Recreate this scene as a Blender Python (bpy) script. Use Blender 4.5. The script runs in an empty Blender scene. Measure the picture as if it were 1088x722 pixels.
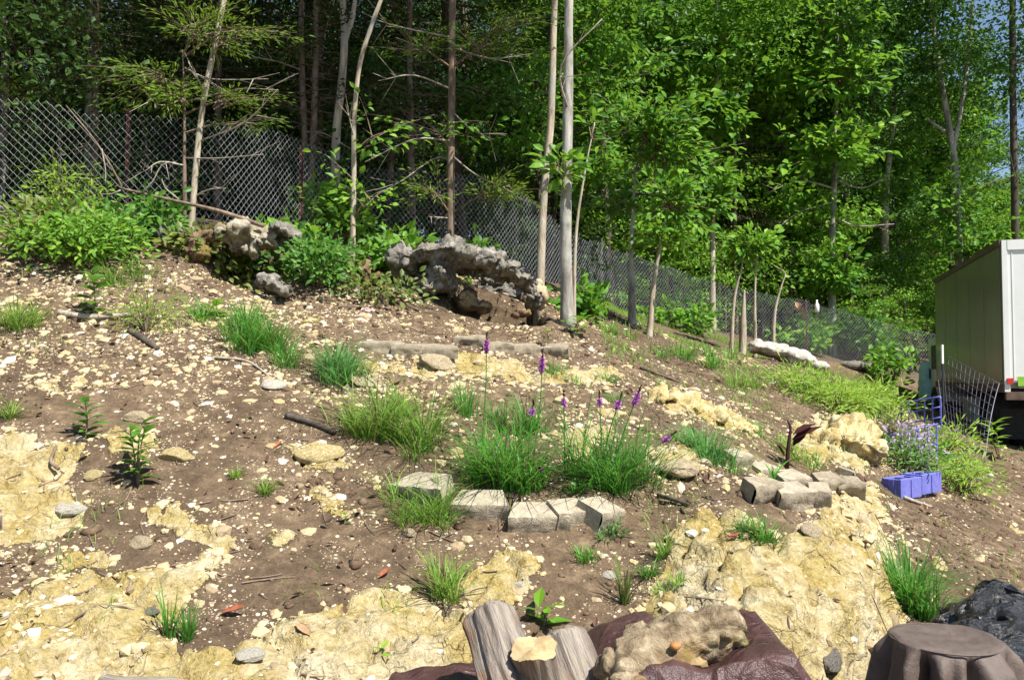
import bpy, bmesh, math, random
import numpy as np
from mathutils import Vector, Matrix
random.seed(7); RNG = np.random.default_rng(7)
R = math.radians
scene = bpy.context.scene
COL = scene.collection
# ------------------------------------------------------------------ camera, sky, sun, exposure
CAMZ, FPX, CX, CY, HOR = 1.6, 900.0, 544.0, 361.0, 397.0
PITCH = math.atan((HOR - CY) / FPX)
cam = bpy.data.cameras.new('camera'); camo = bpy.data.objects.new('camera', cam); COL.objects.link(camo)
camo.location = (0, 0, CAMZ); camo.rotation_euler = (math.pi / 2 + PITCH, 0, 0)
cam.sensor_width = 36; cam.lens = 36 * FPX / 1088; cam.clip_start = 0.05; cam.clip_end = 2000
scene.camera = camo
SUN = Vector((0.52, -0.50, 1.05)).normalized()          # direction towards the sun
world = bpy.data.worlds.new('World'); scene.world = world; world.use_nodes = True
wn = world.node_tree
sky = wn.nodes.new('ShaderNodeTexSky'); sky.sky_type = 'NISHITA'; sky.sun_disc = False
sky.sun_elevation = math.asin(SUN.z); sky.sun_rotation = math.atan2(SUN.x, SUN.y)
sky.air_density = 1.0; sky.dust_density = 0.6; sky.ozone_density = 1.5
wn.nodes['Background'].inputs['Strength'].default_value = 0.075
wn.links.new(sky.outputs['Color'], wn.nodes['Background'].inputs['Color'])
sl = bpy.data.lights.new('sun', 'SUN'); sl.energy = 5.0; sl.angle = R(0.53); sl.color = (1.0, 0.95, 0.86)
so = bpy.data.objects.new('sun', sl); COL.objects.link(so)
so.rotation_euler = SUN.to_track_quat('Z', 'Y').to_euler(); so.location = (6, -6, 14)
vs = scene.view_settings
vs.view_transform = 'Standard'; vs.look = 'None'; vs.gamma = 1; vs.exposure = 1.0; vs.use_curve_mapping = False
scene.cycles.max_bounces = 6; scene.cycles.diffuse_bounces = 3; scene.cycles.glossy_bounces = 3
scene.cycles.transmission_bounces = 4; scene.cycles.transparent_max_bounces = 4
scene.cycles.use_denoising = True; scene.cycles.sample_clamp_indirect = 6

# ------------------------------------------------------------------ pixel <-> world
FW = np.array([0, math.cos(PITCH), math.sin(PITCH)]); UP = np.array([0, -math.sin(PITCH), math.cos(PITCH)])
CAMP = np.array([0, 0, CAMZ])
def ray(px, py):
    d = FW + UP * ((CY - py) / FPX); d = d + np.array([(px - CX) / FPX, 0, 0]); return d
def at(px, py, Y):
    d = ray(px, py); return CAMP + d * (Y / d[1])
def proj(P):
    q = P - CAMP; f = q @ FW; f = np.where(f < 0.05, 0.05, f)
    return CX + q[..., 0] / f * FPX, CY - (q @ UP) / f * FPX

# ------------------------------------------------------------------ noise
def _h(ix, iy, iz, seed):
    n = (ix * 374761393 + iy * 668265263 + iz * 2147483647 + seed * 1274126177) & 0xffffffff
    n = ((n ^ (n >> 13)) * 1274126177) & 0xffffffff
    n = ((n ^ (n >> 16)) * 2246822519) & 0xffffffff
    return ((n ^ (n >> 15)) & 0xffffff) / float(0xffffff)
def vn(P, seed=0):
    P = np.asarray(P, float)
    if P.shape[1] == 2: P = np.column_stack([P, np.zeros(len(P)) + 0.37])
    i = np.floor(P).astype(np.int64); f = P - i; f = f * f * (3 - 2 * f)
    x, y, z = i.T; r = 0
    for dx in (0, 1):
        wx = f[:, 0] if dx else 1 - f[:, 0]
        for dy in (0, 1):
            wy = f[:, 1] if dy else 1 - f[:, 1]
            for dz in (0, 1):
                wz = f[:, 2] if dz else 1 - f[:, 2]
                r = r + wx * wy * wz * _h(x + dx, y + dy, z + dz, seed)
    return r * 2 - 1
def fbm(P, oct=4, seed=0, gain=0.5):
    P = np.asarray(P, float); a, s, t = 1.0, 0, 0
    for o in range(oct):
        s = s + a * vn(P * (2.03 ** o) + o * 17.3, seed + o); t += a; a *= gain
    return s / t
def sstep(a, b, x):
    t = np.clip((x - a) / (b - a), 0, 1); return t * t * (3 - 2 * t)
def cellnoise(P, seed=0):
    """2D voronoi: distance to border (f2-f1) and cell id noise"""
    i = np.floor(P[:, :2]).astype(np.int64); f1 = np.full(len(P), 9.0); f2 = f1.copy(); cid = np.zeros(len(P))
    for dx in (-1, 0, 1):
        for dy in (-1, 0, 1):
            cx, cy = i[:, 0] + dx, i[:, 1] + dy
            ox, oy = _h(cx, cy, cx * 0 + 1, seed), _h(cx, cy, cx * 0 + 2, seed)
            d = np.hypot(cx + ox - P[:, 0], cy + oy - P[:, 1])
            nid = _h(cx, cy, cx * 0 + 3, seed)
            n1 = d < f1
            f2 = np.where(n1, f1, np.minimum(f2, d)); cid = np.where(n1, nid, cid); f1 = np.where(n1, d, f1)
    return f2 - f1, cid

def cell3(P, seed=0):
    i = np.floor(P).astype(np.int64); f1 = np.full(len(P), 9.0); f2 = f1.copy(); cid = np.zeros(len(P))
    for dx in (-1, 0, 1):
        for dy in (-1, 0, 1):
            for dz in (-1, 0, 1):
                cx, cy, cz = i[:, 0] + dx, i[:, 1] + dy, i[:, 2] + dz
                d = np.sqrt((cx + _h(cx, cy, cz, seed + 1) - P[:, 0]) ** 2 + (cy + _h(cx, cy, cz, seed + 2) - P[:, 1]) ** 2 + (cz + _h(cx, cy, cz, seed + 3) - P[:, 2]) ** 2)
                n1 = d < f1; f2 = np.where(n1, f1, np.minimum(f2, d)); cid = np.where(n1, _h(cx, cy, cz, seed + 4), cid); f1 = np.where(n1, d, f1)
    return f2 - f1, cid

# ------------------------------------------------------------------ mesh helpers
def mesh_np(name, V, F, mat=None, smooth=False):
    if not isinstance(F, (list, tuple)): F = [F]
    F = [np.asarray(f, np.int64) for f in F if len(f)]
    me = bpy.data.meshes.new(name); V = np.asarray(V, np.float32)
    me.vertices.add(len(V)); me.vertices.foreach_set('co', V.ravel())
    tot = np.concatenate([np.full(len(f), f.shape[1]) for f in F]); idx = np.concatenate([f.ravel() for f in F])
    me.loops.add(len(idx)); me.loops.foreach_set('vertex_index', idx.astype(np.int32))
    me.polygons.add(len(tot)); st = np.concatenate([[0], np.cumsum(tot)[:-1]])
    me.polygons.foreach_set('loop_start', st.astype(np.int32)); me.polygons.foreach_set('loop_total', tot.astype(np.int32))
    me.polygons.foreach_set('use_smooth', np.full(len(tot), smooth))
    me.update(calc_edges=True)
    if mat: me.materials.append(mat)
    return me
class MB:
    def __init__(s): s.V = []; s.T = []; s.Q = []; s.n = 0
    def add(s, V, F):
        V = np.asarray(V, float)
        for f in (F if isinstance(F, list) else [F]):
            f = np.asarray(f, np.int64)
            if len(f) == 0: continue
            (s.T if f.shape[1] == 3 else s.Q).append(f + s.n)
        s.V.append(V); s.n += len(V); return s
    def arr(s):
        F = []
        if s.T: F.append(np.concatenate(s.T))
        if s.Q: F.append(np.concatenate(s.Q))
        return np.concatenate(s.V), F
    def mesh(s, name, mat, off=(0, 0, 0), smooth=False):
        V, F = s.arr(); return mesh_np(name, V - np.asarray(off, float), F, mat, smooth)
def link(name, me, parent=None, loc=None, rot=None, scale=None):
    o = bpy.data.objects.new(name, me); COL.objects.link(o)
    if parent: o.parent = parent
    if loc is not None: o.location = loc
    if rot is not None: o.rotation_euler = rot
    if scale is not None: o.scale = (scale,) * 3 if np.isscalar(scale) else scale
    return o
def tag(o, label=None, cat=None, group=None, kind=None):
    if label: o['label'] = label
    if cat: o['category'] = cat
    if group: o['group'] = group
    if kind: o['kind'] = kind
    return o
def thing(name, label, cat, loc=(0, 0, 0), group=None, rotz=0):
    o = link(name, None, None, tuple(float(v) for v in loc), (0, 0, rotz)); return tag(o, label, cat, group)
def part(name, mb, mat, root, smooth=False, world=True):
    off = tuple(root.location) if world else (0, 0, 0)
    return link(name, mb.mesh(name, mat, off, smooth), root)
def tube(pts, rad, sides=6, cap=True, seed=None, rough=0):
    pts = np.asarray(pts, float); n = len(pts); rad = np.broadcast_to(np.asarray(rad, float), (n,))
    T = np.gradient(pts, axis=0); T /= np.linalg.norm(T, axis=1)[:, None] + 1e-9
    ref = np.array([1.0, 0, 0]) if abs(T[0][0]) < 0.8 else np.array([0, 1.0, 0])
    V = []; u = ref
    a = np.linspace(0, 2 * math.pi, sides, endpoint=False)
    for k in range(n):
        u = u - T[k] * (u @ T[k]); u /= np.linalg.norm(u) + 1e-9; w = np.cross(T[k], u)
        r = rad[k] * np.ones(sides)
        V.append(pts[k] + np.outer(np.cos(a) * r, u) + np.outer(np.sin(a) * r, w))
    V = np.concatenate(V)
    if rough:
        c = np.repeat(pts, sides, axis=0); d = V - c
        V = c + d * (1 + rough * fbm(V * np.array([9, 9, 2.5]) + (seed or 0), 3, seed or 0))[:, None]
    i = np.arange(n - 1)[:, None] * sides; j = np.arange(sides)[None, :]; j2 = (j + 1) % sides
    Q = np.stack([i + j, i + j2, i + sides + j2, i + sides + j], -1).reshape(-1, 4)
    F = [Q]
    if cap:
        b = len(V); V = np.concatenate([V, pts[:1], pts[-1:]])
        k = np.arange(sides); k2 = (k + 1) % sides
        F.append(np.stack([k2, k, np.full(sides, b)], -1)); m = (n - 1) * sides
        F.append(np.stack([m + k, m + k2, np.full(sides, b + 1)], -1))
    return V, F
def spline(pts, n):
    pts = np.asarray(pts, float)
    if len(pts) == 2:
        t = np.linspace(0, 1, n)[:, None]; return pts[0] * (1 - t) + pts[1] * t
    P = np.concatenate([[2 * pts[0] - pts[1]], pts, [2 * pts[-1] - pts[-2]]]); out = []
    for u in np.linspace(0, len(pts) - 1 - 1e-6, n):
        i = int(u); t = u - i; a, b, c, d = P[i:i + 4]
        out.append(0.5 * ((2 * b) + (c - a) * t + (2 * a - 5 * b + 4 * c - d) * t * t + (3 * b - a - 3 * c + d) * t ** 3))
    return np.array(out)
def box(c, s, rot=None):
    s = np.asarray(s) / 2; V = np.array([[x, y, z] for x in (-1, 1) for y in (-1, 1) for z in (-1, 1)]) * s
    if rot is not None: V = V @ np.array(rot).T
    return V + np.asarray(c), np.array([[0, 1, 3, 2], [4, 6, 7, 5], [0, 4, 5, 1], [2, 3, 7, 6], [0, 2, 6, 4], [1, 5, 7, 3]])
def nrm(v): return v / (np.linalg.norm(v, axis=-1, keepdims=True) + 1e-9)
def leaves(P, D, N, L, W, fold=0.12):
    """two-triangle folded leaves"""
    n = len(P); D = nrm(D); S = nrm(np.cross(D, N)); N = nrm(np.cross(S, D))
    L = np.broadcast_to(L, (n,))[:, None]; W = np.broadcast_to(W, (n,))[:, None]
    m = P + D * L * 0.42
    V = np.stack([P, m + S * W * .5 + N * W * fold, P + D * L - N * L * .12, m - S * W * .5 + N * W * fold], 1).reshape(-1, 3)
    i = np.arange(n)[:, None] * 4
    return V, np.concatenate([i + [0, 1, 2], i + [0, 2, 3]])
def big_leaves(P, D, N, L, W, droop=0.25, fold=0.15):
    """eight-vertex bent leaves for plants near the camera"""
    n = len(P); D = nrm(D); S = nrm(np.cross(D, N)); N = nrm(np.cross(S, D))
    L = np.broadcast_to(L, (n,))[:, None]; W = np.broadcast_to(W, (n,))[:, None]
    def c(t): return P + D * L * t - N * L * droop * t * t
    l1, r1 = c(.3) + S * W * .42 + N * W * fold, c(.3) - S * W * .42 + N * W * fold
    l2, r2 = c(.62) + S * W * .46 + N * W * fold, c(.62) - S * W * .46 + N * W * fold
    V = np.stack([c(0), c(.3), c(.62), c(1), l1, l2, r1, r2], 1).reshape(-1, 3); i = np.arange(n)[:, None] * 8
    return V, [np.concatenate([i + [0, 1, 4], i + [2, 3, 5], i + [0, 6, 1], i + [2, 7, 3]]),
               np.concatenate([i + [1, 2, 5, 4], i + [1, 6, 7, 2]])]
def blades(P, az, H, W, lean, rng, segs=3, droop=0.35):
    n = len(P); d = np.stack([np.cos(az), np.sin(az), np.zeros(n)], 1); s = np.stack([-np.sin(az), np.cos(az), np.zeros(n)], 1)
    tw = rng.uniform(-1, 1, n)[:, None]; s = nrm(s + d * tw * .8)
    H = H[:, None]; lean = lean[:, None]; rows = []
    for k in range(segs):
        t = k / segs
        c = P + d * H * lean * (t ** 1.6) + np.array([0, 0, 1]) * H * (t - droop * lean * t * t)
        w = W[:, None] * (1 - .5 * t)
        rows += [c - s * w * .5, c + s * w * .5]
    rows.append(P + d * H * lean + np.array([0, 0, 1]) * H * (1 - droop * lean))
    V = np.stack(rows, 1).reshape(-1, 3); m = 2 * segs + 1; i = np.arange(n)[:, None] * m
    Q = np.concatenate([i + [2 * k, 2 * k + 1, 2 * k + 3, 2 * k + 2] for k in range(segs - 1)])
    return V, [Q, i + [2 * segs - 2, 2 * segs - 1, 2 * segs]]
def rand_dirs(n, rng, up=0.0):
    v = rng.normal(size=(n, 3)); v = nrm(v); v[:, 2] += up; return nrm(v)

# ------------------------------------------------------------------ materials
MATS = {}
class NT:
    def __init__(s, name):
        s.m = bpy.data.materials.new(name); s.m.use_nodes = True; s.t = s.m.node_tree
        s.b = s.t.nodes['Principled BSDF']; s.out = s.t.nodes['Material Output']; MATS[name] = s.m
    def n(s, typ, **kw):
        o = s.t.nodes.new('ShaderNode' + typ)
        for k, v in kw.items():
            if k in o.inputs.keys(): o.inputs[k].default_value = v
            else: setattr(o, k, v)
        return o
    def l(s, a, b): s.t.links.new(a, b)
    def coord(s, kind='Object', scale=(1, 1, 1)):
        tc = s.n('TexCoord'); mp = s.n('Mapping'); s.l(tc.outputs[kind], mp.inputs['Vector']); mp.inputs['Scale'].default_value = scale
        return mp.outputs['Vector']
    def noise(s, vec, scale, detail=4, rough=0.55, dist=0):
        o = s.n('TexNoise', Scale=scale, Detail=detail, Roughness=rough, Distortion=dist)
        if vec is not None: s.l(vec, o.inputs['Vector'])
        return o.outputs['Fac']
    def ramp(s, fac, stops):
        o = s.n('ValToRGB'); s.l(fac, o.inputs['Fac']); e = o.color_ramp.elements
        while len(e) < len(stops): e.new(0.5)
        for k, (p, c) in enumerate(stops):
            e[k].position = p; e[k].color = (*c, 1) if len(c) == 3 else c
        return o.outputs['Color']
    def mix(s, fac, a, b, blend='MIX'):
        o = s.n('Mix', data_type='RGBA', blend_type=blend)
        for sock, v in ((o.inputs[0], fac), (o.inputs[6], a), (o.inputs[7], b)):
            if hasattr(v, 'is_output'): s.l(v, sock)
            elif isinstance(v, tuple): sock.default_value = (*v, 1)
            else: sock.default_value = v
        return o.outputs[2]
    def math(s, op, a, b=0.5, clamp=False):
        o = s.n('Math', operation=op, use_clamp=clamp)
        for sock, v in ((o.inputs[0], a), (o.inputs[1], b)):
            if hasattr(v, 'is_output'): s.l(v, sock)
            else: sock.default_value = v
        return o.outputs[0]
    def bump(s, h, dist=0.01, strength=0.6):
        o = s.n('Bump', Strength=strength, Distance=dist); s.l(h, o.inputs['Height']); s.l(o.outputs['Normal'], s.b.inputs['Normal']); return o
    def col(s, c):
        if isinstance(c, tuple): s.b.inputs['Base Color'].default_value = (*c, 1)
        else: s.l(c, s.b.inputs['Base Color'])
    def set(s, rough=0.8, spec=0.3, metal=0):
        s.b.inputs['Roughness'].default_value = rough; s.b.inputs['Specular IOR Level'].default_value = spec
        s.b.inputs['Metallic'].default_value = metal; return s.m
def leaf_mat(name, dark, mid, light, trans=0.35, rough=0.5, spec=0.35):
    s = NT(name); g = s.n('NewGeometry'); oi = s.n('ObjectInfo')
    f = s.math('ADD', s.math('MULTIPLY', g.outputs['Random Per Island'], 0.6), s.math('MULTIPLY', oi.outputs['Random'], 0.4))
    c = s.ramp(f, [(0.05, dark), (0.5, mid), (0.95, light)]); s.col(c); s.set(rough, spec)
    tr = s.n('BsdfTranslucent'); c2 = s.mix(0.5, c, tuple(min(1, x * 1.7) for x in light), 'MIX'); s.l(c2, tr.inputs['Color'])
    ms = s.n('MixShader'); ms.inputs[0].default_value = trans
    s.l(s.b.outputs[0], ms.inputs[1]); s.l(tr.outputs[0], ms.inputs[2]); s.l(ms.outputs[0], s.out.inputs['Surface']); return s.m
def bark_mat(name, c1, c2, c3, scale=1.0, lichen=None):
    s = NT(name); v = s.coord('Object', (9 * scale, 9 * scale, 2.2 * scale)); v2 = s.coord('Object', (1, 1, 1))
    a = s.noise(v, 1.1, 6, 0.7, 0.4); b = s.noise(v2, 3.0, 4)
    c = s.ramp(a, [(0.32, c1), (0.52, c2), (0.68, c3)])
    if lichen:
        f = s.ramp(b, [(0.5, (0, 0, 0)), (0.62, (1, 1, 1))]); c = s.mix(s.math('MULTIPLY', f, 0.7), c, lichen)
    c = s.mix(s.math('MULTIPLY', s.noise(v2, 40, 3), 0.5), c, (0.5, 0.5, 0.5), 'OVERLAY')
    s.col(c); s.bump(a, 0.012, 0.9); return s.set(0.9, 0.15)
def plain(name, c, rough=0.6, spec=0.4, metal=0, var=0.25, vs=8, bump=0):
    s = NT(name); n = s.noise(s.coord(), vs, 5, 0.6)
    d = tuple(x * (1 - var) for x in c); l = tuple(min(1, x * (1 + var)) for x in c)
    s.col(s.ramp(n, [(0.3, d), (0.7, l)])); s.set(rough, spec, metal)
    if bump: s.bump(s.noise(s.coord(), vs * 4, 4), bump, 0.6)
    return s.m
leaf_mat('leaf_maple', (0.022, 0.085, 0.010), (0.085, 0.225, 0.020), (0.235, 0.410, 0.036), .32, .5, .2)
leaf_mat('leaf_oak', (0.018, 0.062, 0.012), (0.048, 0.140, 0.022), (0.110, 0.220, 0.036), .26, .5, .2)
leaf_mat('leaf_brush_shaded', (0.014, 0.040, 0.008), (0.034, 0.080, 0.014), (0.075, 0.130, 0.024), .22, .5, .2)  # shade under the trees is put into this dark brush green
leaf_mat('leaf_cedar_shaded', (0.014, 0.026, 0.007), (0.034, 0.056, 0.012), (0.085, 0.110, 0.018), 0.15, 0.6, 0.2)  # shaded cedar copy: the dark inside of the wood is put into its colour
leaf_mat('leaf_cedar', (0.040, 0.095, 0.012), (0.105, 0.190, 0.020), (0.220, 0.310, 0.036), 0.25, 0.6, 0.2)  # sunlit cedar copy: brightness of the front sprays is put into its colour
leaf_mat('leaf_shrub', (0.050, 0.145, 0.014), (0.115, 0.270, 0.022), (0.235, 0.390, 0.040), 0.38)
leaf_mat('leaf_dense', (0.035, 0.120, 0.018), (0.075, 0.200, 0.025), (0.150, 0.280, 0.034), 0.34)
leaf_mat('leaf_weed', (0.06, 0.10, 0.020), (0.11, 0.165, 0.030), (0.20, 0.20, 0.045), 0.3)
leaf_mat('leaf_feather', (0.110, 0.220, 0.024), (0.200, 0.350, 0.034), (0.310, 0.430, 0.055), 0.4)
leaf_mat('grass_blue', (0.038, 0.150, 0.035), (0.080, 0.270, 0.060), (0.190, 0.390, 0.110), 0.38)
leaf_mat('grass_yellow', (0.055, 0.170, 0.020), (0.135, 0.310, 0.032), (0.320, 0.420, 0.090), 0.38)
leaf_mat('grass_green', (0.028, 0.135, 0.018), (0.070, 0.265, 0.030), (0.190, 0.400, 0.060), 0.38)
leaf_mat('leaf_dead', (0.060, 0.035, 0.025), (0.130, 0.080, 0.055), (0.26, 0.17, 0.11), 0.15, 0.8, 0.1)
leaf_mat('leaf_maroon', (0.030, 0.008, 0.010), (0.055, 0.014, 0.016), (0.09, 0.025, 0.022), 0.15)
leaf_mat('petal_purple', (0.36, 0.09, 0.38), (0.50, 0.16, 0.52), (0.60, 0.28, 0.62), 0.12)
leaf_mat('petal_lavender', (0.28, 0.20, 0.36), (0.38, 0.28, 0.42), (0.50, 0.40, 0.50), 0.25)
bark_mat('bark_grey', (0.10, 0.088, 0.076), (0.29, 0.27, 0.24), (0.50, 0.48, 0.43), 1.0, (0.40, 0.41, 0.36))
bark_mat('bark_pale', (0.15, 0.12, 0.09), (0.38, 0.32, 0.24), (0.56, 0.51, 0.41), 1.2, (0.33, 0.33, 0.28))
bark_mat('bark_brown', (0.085, 0.06, 0.045), (0.185, 0.135, 0.10), (0.29, 0.225, 0.175), 1.3)
bark_mat('bark_dark', (0.04, 0.032, 0.026), (0.085, 0.07, 0.056), (0.15, 0.125, 0.10), 0.8)
bark_mat('twig_grey', (0.20, 0.17, 0.14), (0.33, 0.29, 0.24), (0.45, 0.41, 0.35), 2.0)

# ground: dirt, pale chips, limestone by the vertex attribute "rock"
s = NT('ground'); v = s.coord('Object'); att = s.n('Attribute', attribute_name='rock'); ag = s.n('Attribute', attribute_name='litter')
n1, n2, n3 = s.noise(v, 1.1, 5), s.noise(v, 9, 6, 0.65), s.noise(v, 60, 4, 0.7)
dirt = s.ramp(n2, [(0.3, (0.052, 0.036, 0.023)), (0.5, (0.122, 0.085, 0.053)), (0.72, (0.27, 0.198, 0.125))])
dirt = s.mix(s.math('MULTIPLY', n1, 0.55), dirt, (0.150, 0.108, 0.072))
dirt = s.mix(s.ramp(s.noise(v, .75, 5, .6), [(.42, (0, 0, 0)), (.62, (.6, .6, .6))]), dirt, (0.058, 0.040, 0.027))
dirt = s.mix(0.75, dirt, n3, 'OVERLAY')
vo = s.n('TexVoronoi', Scale=34.0, Randomness=1.0); s.l(v, vo.inputs['Vector'])
vr = s.n('SeparateColor'); s.l(vo.outputs['Color'], vr.inputs[0])
dens = s.noise(v, 2.3, 3)
chipm = s.math('MULTIPLY', s.math('GREATER_THAN', s.math('ADD', vr.outputs[0], s.math('MULTIPLY', dens, 1.6)), 1.72), s.math('LESS_THAN', vo.outputs['Distance'], 0.38))
vo2 = s.n('TexVoronoi', Scale=85.0, Randomness=1.0); s.l(v, vo2.inputs['Vector'])
vr2 = s.n('SeparateColor'); s.l(vo2.outputs['Color'], vr2.inputs[0])
chip2 = s.math('MULTIPLY', s.math('GREATER_THAN', s.math('ADD', vr2.outputs[1], s.math('MULTIPLY', dens, 1.5)), 1.66), s.math('LESS_THAN', vo2.outputs['Distance'], 0.40))
chipc = s.ramp(vr.outputs[2], [(0.1, (0.30, 0.22, 0.14)), (0.5, (0.46, 0.38, 0.26)), (0.9, (0.62, 0.56, 0.44))])
dirt2 = s.mix(chip2, dirt, s.ramp(vr2.outputs[0], [(0.0, (0.24, 0.17, 0.11)), (1.0, (0.5, 0.43, 0.31))]))
dirt2 = s.mix(chipm, dirt2, chipc)
lit = s.ramp(s.noise(v, 26, 5, 0.7), [(0.35, (0.05, 0.035, 0.022)), (0.55, (0.11, 0.078, 0.048)), (0.7, (0.18, 0.14, 0.08))])
dirt2 = s.mix(ag.outputs['Fac'], dirt2, lit)
r1, r2, r3, r4 = s.noise(v, 2.6, 6, 0.6, 0.6), s.noise(v, 11, 7, 0.7, 0.3), s.noise(v, 45, 5, 0.7), s.noise(v, 1.7, 4, 0.5)
rock = s.ramp(r2, [(0.26, (0.22, 0.15, 0.06)), (0.38, (0.36, 0.275, 0.125)), (0.50, (0.47, 0.39, 0.215)), (0.68, (0.57, 0.51, 0.355))])
yel = s.ramp(r1, [(0.40, (0, 0, 0)), (0.58, (1, 1, 1))])
rock = s.mix(s.math('MULTIPLY', yel, 0.72), rock, s.ramp(r3, [(0.3, (0.27, 0.19, 0.042)), (0.7, (0.43, 0.335, 0.115))]))
wht = s.ramp(r4, [(0.56, (0, 0, 0)), (0.68, (1, 1, 1))])
rock = s.mix(s.math('MULTIPLY', wht, 0.5), rock, (0.55, 0.50, 0.38))
rock = s.mix(0.55, rock, r3, 'OVERLAY')
vc = s.n('TexVoronoi', feature='DISTANCE_TO_EDGE', Scale=9.0); vw = s.n('Mix', data_type='VECTOR'); vw.inputs[0].default_value = .12; s.l(v, vw.inputs[4]); ncol_ = s.n('TexNoise', Scale=5.0, Detail=4.0); s.l(v, ncol_.inputs['Vector']); s.l(ncol_.outputs['Color'], vw.inputs[5]); s.l(vw.outputs[1], vc.inputs['Vector'])
crk = s.math('MULTIPLY', s.ramp(vc.outputs['Distance'], [(0.0, (1, 1, 1)), (0.035, (0, 0, 0))]), s.ramp(s.noise(v, 3.1, 3), [(.45, (0, 0, 0)), (.6, (1, 1, 1))]))
stain = s.ramp(s.noise(v, 6.5, 6, 0.75), [(0.57, (0, 0, 0)), (0.70, (1, 1, 1))])
rock = s.mix(s.math('MULTIPLY', stain, 0.75), rock, (0.20, 0.155, 0.055))
rock = s.mix(s.math('MULTIPLY', s.ramp(r2, [(.30, (1, 1, 1)), (.40, (0, 0, 0))]), .6), rock, (.15, .10, .05))
rock = s.mix(s.math('MULTIPLY', crk, 0.4), rock, (0.13, 0.09, 0.055))
rf = s.math('ADD', att.outputs['Fac'], s.math('MULTIPLY', s.math('SUBTRACT', n2, 0.5), 0.9))
rf = s.math('ADD', rf, s.math('MULTIPLY', s.math('SUBTRACT', n3, 0.5), 0.5))
rfr = s.ramp(rf, [(0.46, (0, 0, 0)), (0.55, (1, 1, 1))])
s.col(s.mix(rfr, dirt2, rock))
hd = s.math('ADD', s.math('ADD', s.math('MULTIPLY', n2, 0.6), s.math('MULTIPLY', n3, 0.35)), s.math('MULTIPLY', s.math('ADD', chipm, chip2), 0.22))
lay = s.n('TexWave', Scale=2.6, Distortion=9.0, Detail=5.0, bands_direction='Z'); lay.inputs['Detail Scale'].default_value = 2.2; s.l(v, lay.inputs['Vector'])
hr = s.math('SUBTRACT', s.math('ADD', s.math('MULTIPLY', r2, 1.7), s.math('ADD', s.math('MULTIPLY', r3, 0.6), s.math('MULTIPLY', lay.outputs['Fac'], .5))), s.math('MULTIPLY', crk, 0.3))
hm = s.n('Mix', data_type='FLOAT'); s.l(rfr, hm.inputs[0]); s.l(hd, hm.inputs[2]); s.l(hr, hm.inputs[3])
s.bump(hm.outputs[0], 0.035, 0.9); s.set(0.95, 0.12)

def stone_mat(name, cols, vs=9, lichen=None, per=True, bump=0.012):
    s = NT(name); v = s.coord('Object'); a = s.noise(v, vs, 6, 0.65, 0.3); b = s.noise(v, vs * 5, 4, 0.7)
    c = s.ramp(a, [(0.3, cols[0]), (0.5, cols[1]), (0.7, cols[2])])
    if per:
        g = s.n('NewGeometry'); oi = s.n('ObjectInfo'); f = s.math('FRACT', s.math('ADD', g.outputs['Random Per Island'], oi.outputs['Random']))
        c = s.mix(0.75, c, s.ramp(f, [(0.0, (0.26, 0.185, 0.115)), (0.25, (0.40, 0.31, 0.18)), (0.5, (0.52, 0.43, 0.27)), (0.75, (0.44, 0.325, 0.15)), (0.86, (0.33, 0.24, 0.17)), (1.0, (0.72, 0.68, 0.58))]))
    if lichen:
        f = s.ramp(s.noise(v, vs * .45, 5, 0.6), [(0.46, (0, 0, 0)), (0.58, (1, 1, 1))]); c = s.mix(s.math('MULTIPLY', f, 0.75), c, lichen)
    s.col(s.mix(0.5, c, b, 'OVERLAY')); s.bump(s.math('ADD', a, s.math('MULTIPLY', b, 0.5)), bump, 0.8); return s.set(0.92, 0.15)
stone_mat('stone_pale', [(0.34, 0.26, 0.15), (0.47, 0.39, 0.25), (0.58, 0.52, 0.39)])
stone_mat('limestone_grey', [(0.045, 0.04, 0.034), (0.18, 0.168, 0.145), (0.42, 0.40, 0.36)], 10, (0.22, 0.20, 0.16), False, 0.04)
stone_mat('limestone_mossy', [(0.12, 0.10, 0.075), (0.30, 0.27, 0.21), (0.50, 0.47, 0.40)], 6, (0.15, 0.12, 0.04), False, 0.03)
stone_mat('rock_tan', [(0.24, 0.175, 0.10), (0.40, 0.325, 0.21), (0.56, 0.49, 0.36)], 8, None, False, 0.03)
stone_mat('rock_yellow', [(0.25, 0.18, 0.07), (0.44, 0.355, 0.17), (0.62, 0.55, 0.37)], 9, None, False, 0.03)
stone_mat('rock_white', [(0.24, 0.22, 0.18), (0.42, 0.39, 0.33), (0.58, 0.55, 0.48)], 9, None, False, 0.02)
stone_mat('rock_red', [(0.08, 0.05, 0.035), (0.17, 0.11, 0.07), (0.28, 0.21, 0.14)], 9, (0.17, 0.14, 0.03), False, 0.03)
stone_mat('block', [(0.22, 0.19, 0.14), (0.32, 0.28, 0.21), (0.40, 0.355, 0.275)], 14, None, False, 0.004)
stone_mat('block_split', [(0.20, 0.165, 0.12), (0.33, 0.28, 0.21), (0.45, 0.395, 0.31)], 18, None, False, 0.02)
stone_mat('block_worn', [(0.17, 0.14, 0.10), (0.26, 0.22, 0.16), (0.36, 0.31, 0.235)], 10, None, False, 0.012)

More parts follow.
